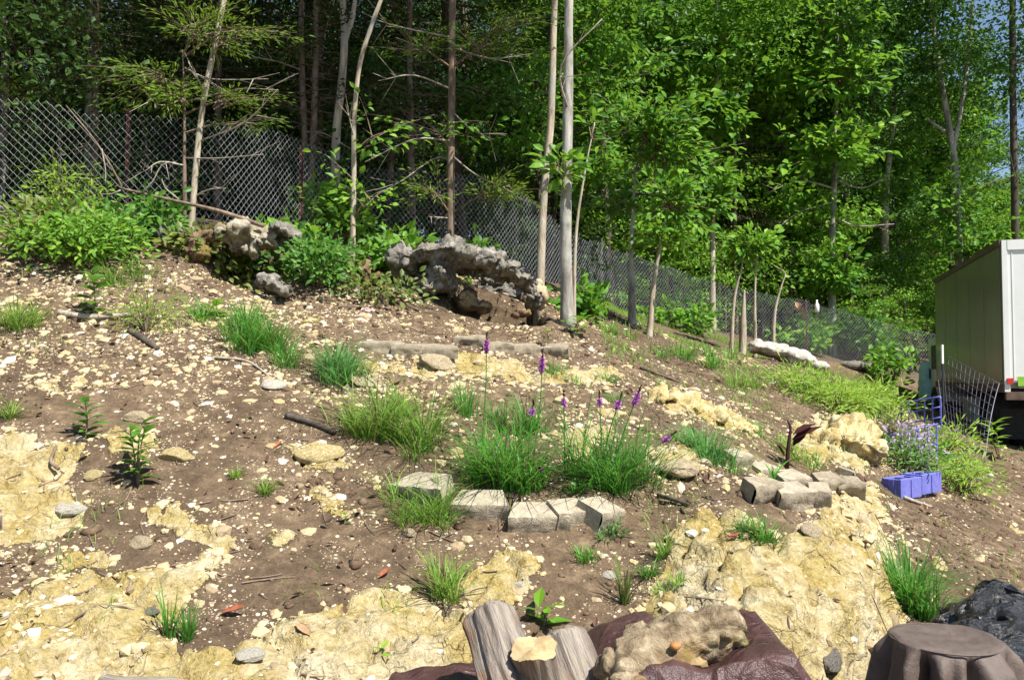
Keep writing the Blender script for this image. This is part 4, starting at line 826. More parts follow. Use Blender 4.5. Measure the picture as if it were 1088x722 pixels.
# ------------------------------------------------------------------ garden wall blocks
def wall_block(px, py, w, h, dep, yaw, label, worn=False, taper=.72, seed=0, tilt=R(19), bury=.03, group=None, lift=0):
    """px, py: middle of the front top edge"""
    rng = np.random.default_rng(seed + int(px)); gp = hit(px, py + 6)
    for _ in range(3): gp = hit(px, py + h * .8 / gp[1] * FPX)
    c = at(px, py, gp[1] + lift * .5)
    f = math.cos(yaw) * 0 + yaw; n = 9; bm = MB()
    # cross sections from front to back; the front is rough split stone
    xs_ = np.linspace(-.5, .5, n); zs_ = np.linspace(0, 1, 5); V = []; 
    def P(u, v, t): wd = w * (1 - (1 - taper) * t); return np.array([u * wd, t * dep, (v - 1) * h])
    def grid(fn, nu, nv):
        G = np.array([[fn(i / (nu - 1), j / (nv - 1)) for i in range(nu)] for j in range(nv)]).reshape(-1, 3); k = (np.arange(nv - 1)[:, None] * nu + np.arange(nu - 1)).ravel(); return G, np.stack([k, k + 1, k + nu + 1, k + nu], 1)
    am = .016 if not worn else .02
    Fv, Ff = grid(lambda a, b: P(a - .5, b, 0), 15, 7); ed = 1 - np.clip(np.abs(Fv[:, 0]) / (w / 2), 0, 1) ** 8
    nn = fbm(Fv * 14 + seed * 3.1, 4, seed); Fv[:, 1] -= (am * 1.5 * nn + am * .8) * np.where(Fv[:, 2] > -.002, .25, 1)
    Fv[:, 2] += np.where(Fv[:, 2] > -.002, am * .35 * vn(Fv * 30, 5), 0)
    Tv, Tf = grid(lambda a, b: P(a - .5, 1, b), 15, 7); Tv[:, 2] += (.003 if not worn else .012) * fbm(Tv * 12 + seed, 3, seed); Tv[:15] = Fv[-15:]
    o = thing('wall_block', label, 'block', c, group, -yaw); o.rotation_euler = (tilt, 0, yaw)
    link('rough_front', mesh_np('rough_front', Fv, Ff, MATS['block_worn' if worn else 'block_split'], True), o)
    body = MB().add(Tv, Tf)
    for sx in (-.5, .5): body.add(*grid(lambda a, b: P(sx, b, a) if sx > 0 else P(sx, b, 1 - a), 5, 5))
    body.add(*grid(lambda a, b: P(.5 - a, b, 1), 5, 5)).add(*grid(lambda a, b: P(a - .5, 0, 1 - b), 3, 3))
    link('body', body.mesh('body', MATS['block_worn' if worn else 'block'], (0, 0, 0)), o); return o
A = 'garden wall blocks'
wall_block(440, 517, .40, .13, .21, R(-32), 'pale concrete wall block half hidden behind a grass tuft at the left end', seed=1, group=A)
wall_block(509, 536, .36, .13, .2, R(-4), 'wide flat topped wall block at the left of the front curved row', seed=2, group=A)
wall_block(573, 549, .37, .13, .19, R(6), 'middle wall block of the front curved row, tight against its neighbour', seed=3, group=A)
wall_block(612, 544, .24, .12, .18, R(28), 'smaller chipped wall block second from the right in the front row', seed=4, group=A, taper=.85)
wall_block(652, 543, .23, .13, .2, R(48), 'rightmost wall block of the front row, turned to show its smooth side', seed=5, group=A, taper=.9)
B = 'wall blocks on the right'
wall_block(791, 484, .26, .12, .15, R(42), 'upper left concrete block of the right hand wall beside the upright yellow stone', seed=6, group=B)
wall_block(819, 498, .27, .11, .15, R(38), 'second block of the upper row on the right, partly shaded', seed=7, group=B)
wall_block(848, 508, .26, .10, .14, R(30), 'last block of the upper row on the right, sunk level with the dirt', seed=8, group=B)
wall_block(818, 515, .28, .12, .13, R(36), 'long worn block at the left of the lower right row', True, seed=9, group=B, lift=-.15)
wall_block(848, 523, .24, .12, .15, R(14), 'clean pale block in the middle of the lower right row', seed=10, group=B, lift=-.1)
wall_block(872, 522, .13, .12, .14, R(-12), 'short end block closing the lower right row', seed=11, group=B, lift=-.05, taper=.9)
wall_block(884, 509, .22, .11, .12, R(20), 'rough weathered block behind the lower right row', True, seed=12, group=B)
wall_block(905, 513, .18, .12, .12, R(-10), 'rough brown block at the far right end of the walls', True, seed=13, group=B)
wall_block(908, 501, .16, .12, .14, R(60), 'short rough block standing behind the far right end of the walls', True, seed=14, group=B)
C = 'far wall blocks below the ledge'
for px, py, w, yw, lb, wr in [(405, 361, .44, 4, 'leftmost sunken block of the far row below the ledge', True), (432, 364, .28, -2, 'second block of the far row, its face low in the dirt', True), (462, 365, .42, 3, 'whitish worn block at the right end of the far left row', True),
                              (500, 355, .34, -8, 'dark ended block starting the far right row below the hollow', True), (530, 362, .30, 4, 'second block of the far right row, plain tan', True), (559, 364, .28, 2, 'third block of the far right row beside a gap', True), (588, 366, .30, -22, 'tilted last block of the far right row near the oak', True)]:
    wall_block(px, py + 3, w, .11, .18, R(yw), lb, wr, seed=int(px), group=C, tilt=R(9) if px < 580 else R(15))

# ------------------------------------------------------------------ grass and plants
def grass(px, py, wpx, hpx, n, mat, label, lean=(.25, .9), bw=.007, name='grass_clump', cat='grass', group=None, spread=None, dead=.14):
    p = hit(px, py); d = p[1]; r = wpx / FPX * d * .5; H = hpx / FPX * d; rng = np.random.default_rng(int(px * 13 + py)); sp = r * .58 if spread is None else spread
    n = int(n * 1.15); ns = max(1, min(9, n // 35)); sx_ = rng.normal(size=ns) * sp * .8; sy_ = rng.normal(size=ns) * sp * .6; hs = rng.uniform(.5, 1.2, ns); ci = rng.integers(0, ns, n); cxx, cyy = p[0] + sx_[ci], p[1] + sy_[ci]
    X = cxx + rng.normal(size=n) * min(.05, sp * .35); Y = cyy + rng.normal(size=n) * min(.05, sp * .35); Zz = hz(X, Y) - .01
    az = np.arctan2(Y - cyy, X - cxx) + rng.normal(size=n) * .6; le = rng.uniform(lean[0], lean[1] * 1.25, n); h = H * 1.15 * hs[ci] * rng.uniform(.45, 1.25, n)
    V, F = blades(np.stack([X, Y, Zz], 1), az, h, bw * 1.15 * rng.uniform(.6, 1.4, n), le, rng, 5, .5)
    t = thing(name, label, cat, p, group); tag(part('blades', MB().add(V, F), MATS[mat], t), kind='stuff')
    nd = int(n * dead)
    if nd > 3:
        V, F = blades(np.stack([X, Y, Zz], 1)[:nd], az[:nd] + 1, h[:nd] * .9, bw * np.ones(nd), np.minimum(1.2, le[:nd] + .3), rng, 4); tag(part('dry_blades', MB().add(V, F), MATS['leaf_dead'], t), kind='stuff')
    return t
grass(367, 397, 64, 44, 420, 'grass_blue', 'dense bluish green grass clump uphill of the tall grass', (.3, 1.0))
grass(396, 462, 60, 62, 200, 'grass_yellow', 'left lobe of tall yellow green grass beside the dark stick', (.3, .9))
grass(438, 470, 66, 80, 280, 'grass_yellow', 'tall arching yellow green grass in the middle of the slope', (.3, 1.0))
grass(420, 440, 40, 44, 110, 'grass_yellow', 'yellowish grass tuft behind the tall arching grass', (.2, .8))
grass(525, 512, 80, 84, 380, 'grass_green', 'broad green grassy flower clump behind the left front blocks', (.3, 1.1))
grass(560, 518, 50, 54, 150, 'grass_green', 'green grass clump behind the middle front block', (.3, 1.1))
grass(646, 514, 74, 80, 380, 'grass_green', 'dense dark green grass clump behind the rightmost front block', (.3, 1.1))
grass(604, 524, 40, 26, 70, 'grass_green', 'low grass between the two big green clumps above the blocks', (.3, 1.1))
grass(747, 486, 62, 44, 340, 'grass_blue', 'bluish grass clump at the foot of the yellow ledge right of the flowers', (.3, 1.1))
grass(255, 368, 90, 40, 700, 'grass_green', 'wide patch of short green grass on the upper left slope', (.2, .8), spread=.30)
grass(446, 552, 76, 44, 330, 'grass_yellow', 'fine light green tuft in front of the left end block', (.3, 1.0), .005)
grass(472, 636, 40, 50, 120, 'grass_yellow', 'sparse tuft of tall blades above the split logs', (.2, .9), .006, dead=.2)
grass(800, 572, 42, 30, 190, 'grass_green', 'small green tuft below the lower right blocks', (.3, 1.0), .006)
grass(966, 648, 46, 66, 420, 'grass_green', 'tall bright grass clump at the foot of the right bedrock lip', (.2, .9))
grass(200, 680, 32, 42, 90, 'grass_green', 'thin tuft growing on the bedrock at the lower left', (.1, .5), .005, dead=.25)
grass(650, 570, 34, 22, 110, 'grass_blue', 'small bluish tuft at the foot of the rightmost front block', (.4, 1.1), .006)
grass(18, 345, 60, 40, 240, 'grass_yellow', 'weedy grass at the left edge below the shrub', (.3, .9), .006)
grass(10, 450, 30, 44, 60, 'grass_yellow', 'thin dry tuft at the left edge above the bedrock', (.3, .9), .005, dead=.4)
grass(852, 492, 50, 24, 220, 'grass_yellow', 'low grass behind the upper right wall blocks', (.3, 1.0), .006)
grass(622, 600, 24, 28, 70, 'grass_green', 'tiny tuft below the smaller chipped block', (.3, .8), .005)
grass(682, 614, 26, 22, 80, 'grass_green', 'tiny round tuft right of the small white stone', (.3, 1), .005)
grass(714, 628, 34, 24, 100, 'grass_yellow', 'small tuft at the upper edge of the big bark slab', (.3, 1), .005)
grass(706, 590, 26, 26, 70, 'grass_yellow', 'small yellow tuft in the dirt above the right bedrock', (.3, .8), .005, dead=.2)
grass(660, 640, 26, 52, 26, 'grass_yellow', 'few upright dry stalks behind the big bark slab', (.1, .3), .006, dead=.8)
grass(130, 300, 60, 30, 160, 'grass_yellow', 'thin yellowish grass under the left shrub', (.2, .7), .005)
grass(250, 505, 24, 22, 50, 'grass_yellow', 'sparse tuft right of the yellow rounded stone', (.3, .9), .005, dead=.3)
grass(290, 530, 30, 28, 60, 'grass_yellow', 'sparse tuft in bare dirt left of the front wall', (.3, .9), .005, dead=.3)
grass(700, 372, 80, 20, 200, 'grass_yellow', 'grass growing along the crest right of the tallest oak', (.2, .8), .008, spread=.5)
grass(745, 385, 70, 20, 200, 'grass_green', 'green grass patch below the sapling cluster', (.2, .8), .009, spread=.5)
grass(790, 410, 50, 22, 220, 'grass_yellow', 'grass patch left of the long white slab', (.2, .8), .008, spread=.4)
grass(500, 440, 50, 40, 130, 'grass_green', 'stemmy green growth around the left tall purple flower', (.1, .5), .006)
grass(620, 410, 60, 22, 170, 'grass_green', 'low weeds above the purple flowers', (.3, 1.0), .006, spread=.25)
grass(555, 458, 50, 44, 150, 'grass_green', 'loose green stems left of the small purple flowers', (.15, .6), .006)
grass(820, 470, 24, 22, 40, 'grass_green', 'small blades at the foot of the dark maroon plant', (.3, .9), .007)
t = grass(812, 508, 24, 54, 8, 'grass_green', 'few long dark blades arching over the right wall blocks', (.5, 1.2), .012, dead=0)

def leafy(px, py, hpx, wpx, n, leafL, mat, label, name='seedling', cat='plant', wratio=.42, stems=1, group=None, big=True):
    p = hit(px, py); d = p[1]; H = hpx / FPX * d; r = wpx / FPX * d / 2; rng = np.random.default_rng(int(px * 3 + py * 7)); t = thing(name, label, cat, p, group); sm, lm = MB(), MB(); P, D = [], []
    for s_ in range(stems):
        a = rng.uniform(0, 6.28); q = r * .8 * rng.uniform(.2, 1) if stems > 1 else .02; top = p + [math.cos(a) * q, math.sin(a) * q, H * rng.uniform(.7, 1)]
        path = spline([p - [0, 0, .02], (p + top) / 2 + rng.normal(size=3) * .02, top], 9); sm.add(*tube(path, np.linspace(.006, .002, 9) * (1 + H), 5))
        m = n // stems
        for k in range(m):
            f = .15 + .85 * (k + .5) / m; i = min(7, int(f * 8)); c = path[i] + (path[i + 1] - path[i]) * (f * 8 - i); az = k * 2.4 + rng.normal() * .3
            P.append(c); D.append([math.cos(az), math.sin(az), .35 + .6 * f * f])
    P, D = np.array(P), np.array(D); k = len(P); L = leafL / FPX * d * rng.uniform(.65, 1.15, k); lm.add(*big_leaves(P, D, np.tile([0, 0, 1.0], (k, 1)) + rng.normal(size=(k, 3)) * .15, L, L * wratio, .35, .12))
    part('stem', sm, MATS['bark_brown'], t, True); part('leaves', lm, MATS[mat], t); return t
leafy(88, 466, 52, 40, 16, 24, 'leaf_dense', 'dark leafed seedling at the top of the left bedrock')
leafy(147, 516, 66, 46, 42, 24, 'leaf_dense', 'bushy bright green seedling right of the left bedrock', stems=3, wratio=.36)
leafy(98, 338, 54, 44, 14, 22, 'leaf_dense', 'upright seedling with broad leaves beside the grey branch piece', wratio=.6)
leafy(228, 335, 14, 30, 6, 18, 'leaf_shrub', 'single broad leafed sprout above the short grass patch', wratio=.7)
leafy(400, 700, 10, 20, 4, 12, 'leaf_shrub', 'tiny green sprout on the bedrock by the tarp', wratio=.5)
leafy(366, 558, 10, 14, 5, 9, 'leaf_shrub', 'tiny bright sprout in the bare dirt', wratio=.8)
leafy(575, 664, 26, 36, 7, 30, 'leaf_shrub', 'yellow green sprout growing just behind the split logs', wratio=.4)
leafy(445, 306, 20, 50, 30, 16, 'leaf_dense', 'small green plant at the left foot of the tan boulder', stems=3)
leafy(1062, 488, 40, 34, 22, 16, 'leaf_shrub', 'leafy weed in front of the truck wheel', stems=2)
leafy(610, 355, 16, 46, 34, 12, 'leaf_shrub', 'low leafy weed at the foot of the tallest oak', stems=5)
leafy(580, 372, 26, 26, 14, 10, 'leaf_weed', 'small shaded weed above the tilted far block', stems=2)
def shrub(px, py, w, h, n, leafL, mat, label, depth=.6, lumps=26, name='shrub', d=None, cat='shrub', wr=.55, low=.1):
    """pixel centre of the base, spread and height in pixels"""
    p = hit(px, py) if d is None else None
    if d is not None: x = at(px, py, d)[0]; p = np.array([x, d, hz1(x, d)])
    d = p[1]; W, Hh = w / FPX * d / 2, h / FPX * d; rng = np.random.default_rng(int(px + py * 11)); t = thing(name, label, cat, p); sm = MB(); P, D = [], []
    for k in range(lumps):
        a = rng.uniform(0, 6.283); q = rng.uniform(0, 1) ** .5; z = Hh * rng.uniform(low, .95) * (1 - .35 * q); c = np.array([math.cos(a) * W * q, math.sin(a) * depth * q, z])
        g = p + c; g[2] = max(g[2], hz1(g[0], g[1]) + .06); c = g - p; sm.add(*tube(spline([p + c * [.15, .15, 0] - [0, 0, .03], p + c * [.6, .6, .55], p + c], 6), np.linspace(.011, .003, 6), 4, False))
        m = n // lumps; o = rng.normal(size=(m, 3)) * [.14, .14, .09] * (.6 + W * .5); P.append(p + c + o); D.append(nrm(o + rng.normal(size=(m, 3)) * .05 + [0, -.02, .02]))
    P, D = np.concatenate(P), np.concatenate(D); k = len(P); L = leafL / FPX * d * rng.uniform(.6, 1.2, k)
    part('stems', sm, MATS['bark_brown'], t, True); part('foliage', MB().add(*big_leaves(P, D, nrm(rng.normal(size=(k, 3)) * .5 + [.3, -.75, .65]), L, L * wr, .2, .12)), MATS[mat], t); return t
shrub(86, 274, 124, 46, 2000, 9, 'leaf_shrub', 'large yellow green shrub thicket in front of the fence at the left', .6, 58, wr=.42)
shrub(132, 262, 56, 46, 800, 9, 'leaf_dense', 'darker leafy bush at the right end of the left thicket', .5, 26, wr=.45)
shrub(50, 262, 90, 40, 800, 9, 'leaf_weed', 'reddish tinged weedy shrub at the left edge below the fence', .5, 30)
shrub(70, 245, 80, 80, 1000, 8, 'leaf_cedar', 'small cedar bush growing through the fence at the left', .3, 26, d=8.8, wr=.3)
shrub(335, 302, 62, 60, 1500, 8.5, 'leaf_dense', 'dense green shrub right of the white pitted boulder', .4, 44, wr=.48)
shrub(352, 262, 84, 78, 900, 10, 'leaf_shrub', 'airy yellow green shrub behind the dense green shrub', .4, 30)
shrub(418, 292, 60, 48, 700, 12, 'leaf_shrub', 'bright yellow green shrub on the left shoulder of the ledge', .3, 22)
shrub(395, 318, 80, 18, 300, 9, 'leaf_weed', 'low weedy patch left of the tan boulder', .35, 24)
shrub(455, 262, 50, 26, 300, 12, 'leaf_shrub', 'small sunlit bush on top of the limestone ledge', .25, 12, d=10.4)
shrub(500, 262, 40, 34, 240, 11, 'leaf_shrub', 'upright leafy sprout behind the ledge at the fence', .2, 10, d=11.4, low=.5)
shrub(255, 300, 60, 24, 420, 10, 'leaf_weed', 'yellowish weeds under the dark gap of the mossy slab', .3, 16)
shrub(272, 280, 50, 20, 200, 12, 'leaf_dense', 'green fern like sprig hanging before the mossy slab', .15, 9)
shrub(200, 268, 46, 18, 240, 10, 'leaf_weed', 'yellow moss weeds on the rust coloured boulder', .2, 10)
shrub(300, 240, 60, 18, 260, 12, 'leaf_shrub', 'sunlit weeds along the fence foot above the white boulder', .2, 12, d=9.8)
shrub(160, 250, 40, 40, 300, 11, 'leaf_dense', 'dark green bush beside the grey boulder at the left', .25, 12)
shrub(155, 350, 44, 60, 520, 9, 'leaf_feather', 'feathery light green weed standing on the left slope', .16, 20, wr=.12)
shrub(192, 348, 24, 22, 120, 8, 'leaf_feather', 'small feathery weed right of the taller feathery weed', .1, 8, wr=.12)
shrub(625, 312, 40, 46, 300, 13, 'leaf_maple', 'leafy bush at the fence right of the tallest oak', .3, 14, d=11.2)
shrub(890, 436, 66, 30, 1500, 10, 'leaf_feather', 'feathery yellow green foliage mound on the right slope', .45, 44, wr=.14)
shrub(930, 438, 60, 30, 1300, 10, 'leaf_feather', 'feathery mound spilling towards the blue wire panel', .4, 40, wr=.14)
shrub(848, 415, 60, 22, 700, 10, 'leaf_feather', 'low feathery patch below the long white slab', .4, 24, wr=.16)
shrub(1020, 520, 46, 36, 900, 9, 'leaf_feather', 'bright ferny mound right of the blue painted blocks', .35, 30, wr=.18)
shrub(1000, 482, 40, 34, 500, 10, 'leaf_feather', 'ferny mound at the foot of the blue wire panel', .3, 18, wr=.18)
shrub(968, 502, 54, 40, 800, 8, 'leaf_dense', 'green bushy plant mixed with lavender flowers inside the wire cage', .25, 30, wr=.25)
shrub(960, 486, 40, 34, 480, 6, 'petal_lavender', 'faded lavender flower mass in front of the blue wire panel', .25, 34, wr=.6, name='flowering_plant', cat='flowers')
shrub(940, 470, 30, 28, 260, 9, 'leaf_weed', 'brownish weeds between the yellow outcrop and the wire cage', .2, 10, wr=.2)
shrub(720, 336, 70, 30, 500, 8, 'leaf_maple', 'leafy bushes along the fence left of the sapling cluster', .4, 26, d=16.2)
shrub(905, 340, 70, 60, 800, 9, 'leaf_maple', 'bright leafy bush over the fence right of the dead twigged trunk', .5, 22, d=20.8, low=.45)
shrub(945, 400, 34, 50, 260, 9, 'leaf_maple', 'vine covered bush hanging on the right end of the fence', .4, 16, d=18.5)
shrub(850, 360, 50, 40, 380, 8, 'leaf_maple', 'leafy bush growing at the fence behind the long white slab', .4, 18, d=20.0)
# dark maroon plant
p = hit(836, 498); t = thing('maroon_plant', 'dark maroon leaved plant standing between the yellow outcrops', 'plant', p); d = p[1]
part('stem', MB().add(*tube(spline([p, at(838, 470, d), at(840, 455, d), at(837, 446, d)], 8), np.linspace(.02, .008, 8), 6)), MATS['leaf_maroon'], t, True)
P = np.array([at(840, 468, d), at(842, 462, d), at(838, 480, d), at(834, 485, d), at(842, 474, d)]); D = np.array([[.9, -.2, .55], [.7, -.1, .45], [-.7, -.2, .6], [-.5, 0, .9], [.8, .2, .8]])
part('leaves', MB().add(*big_leaves(P, D, np.tile([0, -.4, 1.0], (5, 1)), np.array([.3, .22, .16, .15, .2]), np.array([.10, .09, .06, .05, .08]), .1)), MATS['leaf_maroon'], t)
# blazing star flower spikes
def flower(bx, by, hx, hy, spike, label, bend=0, leafn=26):
    p = hit(bx, by); d = p[1]; top = at(hx, hy, d - .05); t = thing('purple_flower', label, 'flower', p); rng = np.random.default_rng(int(hx))
    path = spline([p, (p + top) / 2 + [bend, 0, .05], top], 20); part('stem', MB().add(*tube(path, np.linspace(.006, .003, 20), 5)), MATS['grass_green'], t, True)
    n = int(spike * 18); ls = spike / FPX * d; dr = nrm(path[-1] - path[-3]); u = rng.uniform(0, 1, n); c = top - np.outer(u, dr) * ls; o = nrm(rng.normal(size=(n, 3)) * [1, 1, .5])
    part('flower_spike', MB().add(*leaves(c, o, rng.normal(size=(n, 3)), rng.uniform(.018, .030, n), .010)), MATS['petal_purple'], t)
    b = top + np.outer(rng.uniform(-.1, 1, 50), dr) * .055; part('bud_tip', MB().add(*leaves(b, nrm(rng.normal(size=(50, 3)) * [.5, .5, .3] + dr), rng.normal(size=(50, 3)), .016, .007)), MATS['leaf_maroon'], t)
    i = rng.integers(0, 15, leafn); a = rng.uniform(0, 6.28, leafn); part('leaves', MB().add(*big_leaves(path[i], np.stack([np.cos(a), np.sin(a), np.full(leafn, .7)], 1), np.tile([0, 0, 1.0], (leafn, 1)), rng.uniform(.06, .12, leafn), .007, .3)), MATS['grass_green'], t); return t
flower(512, 478, 517, 362, 13, 'tallest purple flower spike on the left, in front of the far blocks', .01)
flower(565, 500, 576, 380, 15, 'second tall purple flower spike below the tilted far block', .02)
flower(560, 505, 566, 434, 6, 'small purple flower head leaning left over the grass')
flower(600, 505, 599, 424, 6, 'lone small purple flower head between the tall spikes and the right group')
flower(640, 505, 637, 424, 6, 'leftmost small flower of the group of three on the right')
flower(636, 512, 658, 426, 8, 'middle purple flower of the right group of three', .0)
flower(646, 512, 678, 418, 13, 'largest fluffy purple flower of the right group of three', .01)
flower(650, 525, 711, 464, 8, 'purple flower on a stem bending far right beside the bluish grass', .02)
flower(575, 520, 574, 498, 4, 'small purple flower low in the green clump above the blocks')
# ground cover on the right slope and at the forest edge
def cover(name, label, n, dens, mat, seed, h, w, lean=(.3, 1.1), **kw):
    X, Y, Zz, u, v = scatter(n, dens, seed, **kw); k = len(X); rng = np.random.default_rng(seed)
    V, F = blades(np.stack([X, Y, Zz], 1), rng.uniform(0, 6.28, k), rng.uniform(*h, k), rng.uniform(*w, k), rng.uniform(*lean, k), rng, 3); tag(link(name, mesh_np(name, V, F, MATS[mat])), label, 'grass', None, 'stuff')
def d1(X, Y, u, v): return (u > 640) * (u < 960) * sstep(.02, .4, fbm(np.stack([X, Y], 1) * 1.1, 3, 81)) * sstep(470, 380, v)
cover('ground_cover', 'short green grass spreading over the right slope below the fence', 6000, d1, 'grass_yellow', 82, (.04, .13), (.006, .012), x0=.8, x1=8.5, y0=6.5, y1=18)
def d2(X, Y, u, v): return (np.abs(u - 544) < 600) * sstep(.18, .5, fbm(np.stack([X, Y], 1) * 2.1, 3, 91)) * .9 * (v < 660)
cover('sparse_grass', 'scattered thin blades of grass sprouting from the dirt slope', 5200, d2, 'grass_yellow', 92, (.03, .13), (.003, .006))
def d3(X, Y, u, v): return (u > 930) * sstep(.05, .4, fbm(np.stack([X, Y], 1) * 1.4, 3, 93)) * .5
cover('yard_grass', 'thin patches of grass on the bare yard at the right', 1800, d3, 'grass_green', 94, (.03, .09), (.004, .008), x0=2.4, x1=9, y0=5, y1=12)
# ------------------------------------------------------------------ box truck
s = NT('truck_paint_shaded'); n = s.noise(s.coord(), 2.2, 5); s.col(s.mix(s.math('MULTIPLY', s.ramp(s.noise(s.coord('Object', (6, 6, .5)), 1.2, 5, .65), [(.5, (0, 0, 0)), (.75, (1, 1, 1))]), .45), s.ramp(n, [(.3, (.13, .137, .112)), (.7, (.18, .187, .155))]), (.09, .085, .07)))  # shade of the long side is put into this dark grey, under dirt streaks
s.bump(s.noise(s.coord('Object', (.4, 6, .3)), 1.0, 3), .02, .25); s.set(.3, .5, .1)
plain('truck_white', (.7, .72, .7), .35, .5, 0, .05, 3); plain('rust_rail', (.13, .085, .065), .7, .3, 0, .5, 7); plain('roof_trim', (.09, .075, .065), .5, .4, 0, .4, 5)
plain('rubber', (.022, .022, .024), .8, .3, 0, .4, 20, .004); plain('steel_dark', (.035, .033, .034), .6, .4, .3, .4, 12); plain('fender_grey', (.50, .54, .56), .35, .5, 0, .1, 5)
plain('lamp_red', (.55, .03, .02), .25, .5, 0, .1); plain('reflector_green', (.25, .5, .05), .4, .5, 0, .2, 9); plain('chrome', (.6, .6, .6), .3, .5, .9, .1)
A0 = at(1067, 411, 11.9); A0[2] = 1.40; ax = nrm(np.array([.30, .954, 0])); rt = np.array([ax[1], -ax[0], 0]); TL, TW, TB, TH = 5.3, 2.2, 0, 2.06
gz = hz1(A0[0] + .8, A0[1] + 1); troot = thing('box_truck', 'white box truck parked at the right edge, its long side in shade', 'truck', (A0[0] + rt[0] * TW / 2, A0[1] + rt[1] * TW / 2, gz))
def TP(l, w, z): return A0 + ax * l + rt * w + np.array([0, 0, z])
def tbox(name, l0, l1, w0, w1, z0, z1, mat, parent=None, bev=0):
    V = np.array([TP(l, w, z) for l in (l0, l1) for w in (w0, w1) for z in (z0, z1)]); mb = MB().add(V, np.array([[0, 1, 3, 2], [4, 6, 7, 5], [0, 4, 5, 1], [2, 3, 7, 6], [0, 2, 6, 4], [1, 5, 7, 3]]))
    return part(name, mb, MATS[mat], troot) if parent is None else link(name, mb.mesh(name, MATS[mat], troot.location), parent)
boxp = tbox('cargo_box', 0, TL, 0, TW, 0, TH, 'truck_paint_shaded')
for k in range(5): tbox('side_panel', .06 + k * 1.045, .06 + k * 1.045 + 1.035, -.006, 0, .06, TH - .07, 'truck_paint_shaded', boxp)
for k in range(6): tbox('seam', .055 + k * 1.045, .065 + k * 1.045, -.008, -.001, .06, TH - .06, 'truck_paint_shaded', boxp)
for k in range(13): tbox('rivet_plate', .10 + k * .41, .13 + k * .41, -.012, -.005, .08, .11, 'steel_dark', boxp)
tbox('roof_rail', -.02, TL + .02, -.03, .05, TH - .05, TH + .03, 'roof_trim', boxp); tbox('bottom_rail', -.02, TL + .02, -.025, .06, -.06, .055, 'rust_rail', boxp)
tbox('rear_door', -.02, 0, .06, TW - .06, .08, TH - .1, 'truck_white', boxp); tbox('rear_frame', -.035, -.002, 0, .07, -.05, TH + .02, 'truck_white', boxp); tbox('rear_frame', -.035, -.002, TW - .07, TW, -.05, TH + .02, 'truck_white', boxp)
tbox('rear_header', -.04, -.002, .07, TW - .07, TH - .12, TH + .02, 'truck_white', boxp)
for k in range(9): tbox('door_rib', -.026, -.02, .12 + k * .22, .13 + k * .22, .1, TH - .12, 'truck_white', boxp)
tbox('tail_light', -.06, -.036, .03, .10, .06, .14, 'lamp_red'); tbox('reflector', -.055, -.036, .16, .26, .03, .16, 'reflector_green')
tbox('bumper', -.12, -.02, .0, TW, -.16, -.05, 'rust_rail')
for w in (.55, 1.55): tbox('chassis_beam', .0, TL + 1.6, w, w + .1, -.32, -.07, 'steel_dark')
for k in range(6): tbox('cross_member', .3 + k * .9, .38 + k * .9, .1, TW - .1, -.07, 0, 'steel_dark')
wz = A0[2] - gz
def wheel(l, w0, w1, r=.42):
    m = MB(); c = TP(l, 0, -wz + r); a = np.linspace(0, 2 * math.pi, 28, endpoint=False); prof = [(w0, r * .6), (w0, r * .92), (w0 + .03, r), (w1 - .03, r), (w1, r * .92), (w1, r * .6)]; V = []
    for w, q in prof: V += [TP(l, w, -wz + r) + ax * math.cos(t) * q + np.array([0, 0, math.sin(t) * q]) for t in a]
    k = np.arange(28); k2 = (k + 1) % 28; F = np.concatenate([np.stack([i * 28 + k, i * 28 + k2, (i + 1) * 28 + k2, (i + 1) * 28 + k], 1) for i in range(5)]); ty = part('wheel', MB().add(V, F), MATS['rubber'], troot, True)
    V = []; prof = [(w0 + .02, r * .6), (w0 + .05, r * .5), (w0 + .09, r * .2), (w0 + .06, .001)]
    for w, q in prof: V += [TP(l, w, -wz + r) + ax * math.cos(t) * q + np.array([0, 0, math.sin(t) * q]) for t in a]
    F = np.concatenate([np.stack([i * 28 + k, i * 28 + k2, (i + 1) * 28 + k2, (i + 1) * 28 + k], 1) for i in range(3)]); link('rim', MB().add(V, F).mesh('rim', MATS['chrome'], troot.location), ty)
wheel(1.15, .04, .27); wheel(1.15, .30, .52); wheel(1.15, TW - .27, TW - .04); wheel(TL + 1.05, .1, .34); wheel(TL + 1.05, TW - .34, TW - .1)
# rounded mudguard behind the rear wheel
a = np.linspace(R(-10), R(190), 22); V = []
for w in (.02, .55): V += [TP(1.15, w, -wz + .42) + ax * math.cos(t) * .53 + np.array([0, 0, math.sin(t) * .53]) for t in a]
k = np.arange(21); part('mudguard', MB().add(V, np.stack([k, k + 1, k + 23, k + 22], 1)), MATS['steel_dark'], troot, True)
tbox('mud_flap', .45, .47, .04, .52, -wz + .15, -.3, 'rubber'); tbox('fuel_tank', 2.6, 3.5, .12, .5, -.62, -.2, 'fender_grey')
# cab, mostly hidden behind the box
cabp = tbox('cab', TL + .15, TL + 1.7, .12, TW - .12, -.35, .95, 'fender_grey'); tbox('windshield', TL + 1.70, TL + 1.72, .25, TW - .25, .25, .85, 'steel_dark', cabp); tbox('side_window', TL + .5, TL + 1.3, .108, .12, .3, .8, 'steel_dark', cabp)
hd_ = tbox('hood', TL + 1.7, TL + 2.5, .2, TW - .2, -.35, .2, 'fender_grey'); tbox('headlight', TL + 2.5, TL + 2.53, .28, .5, -.2, 0, 'chrome', hd_)
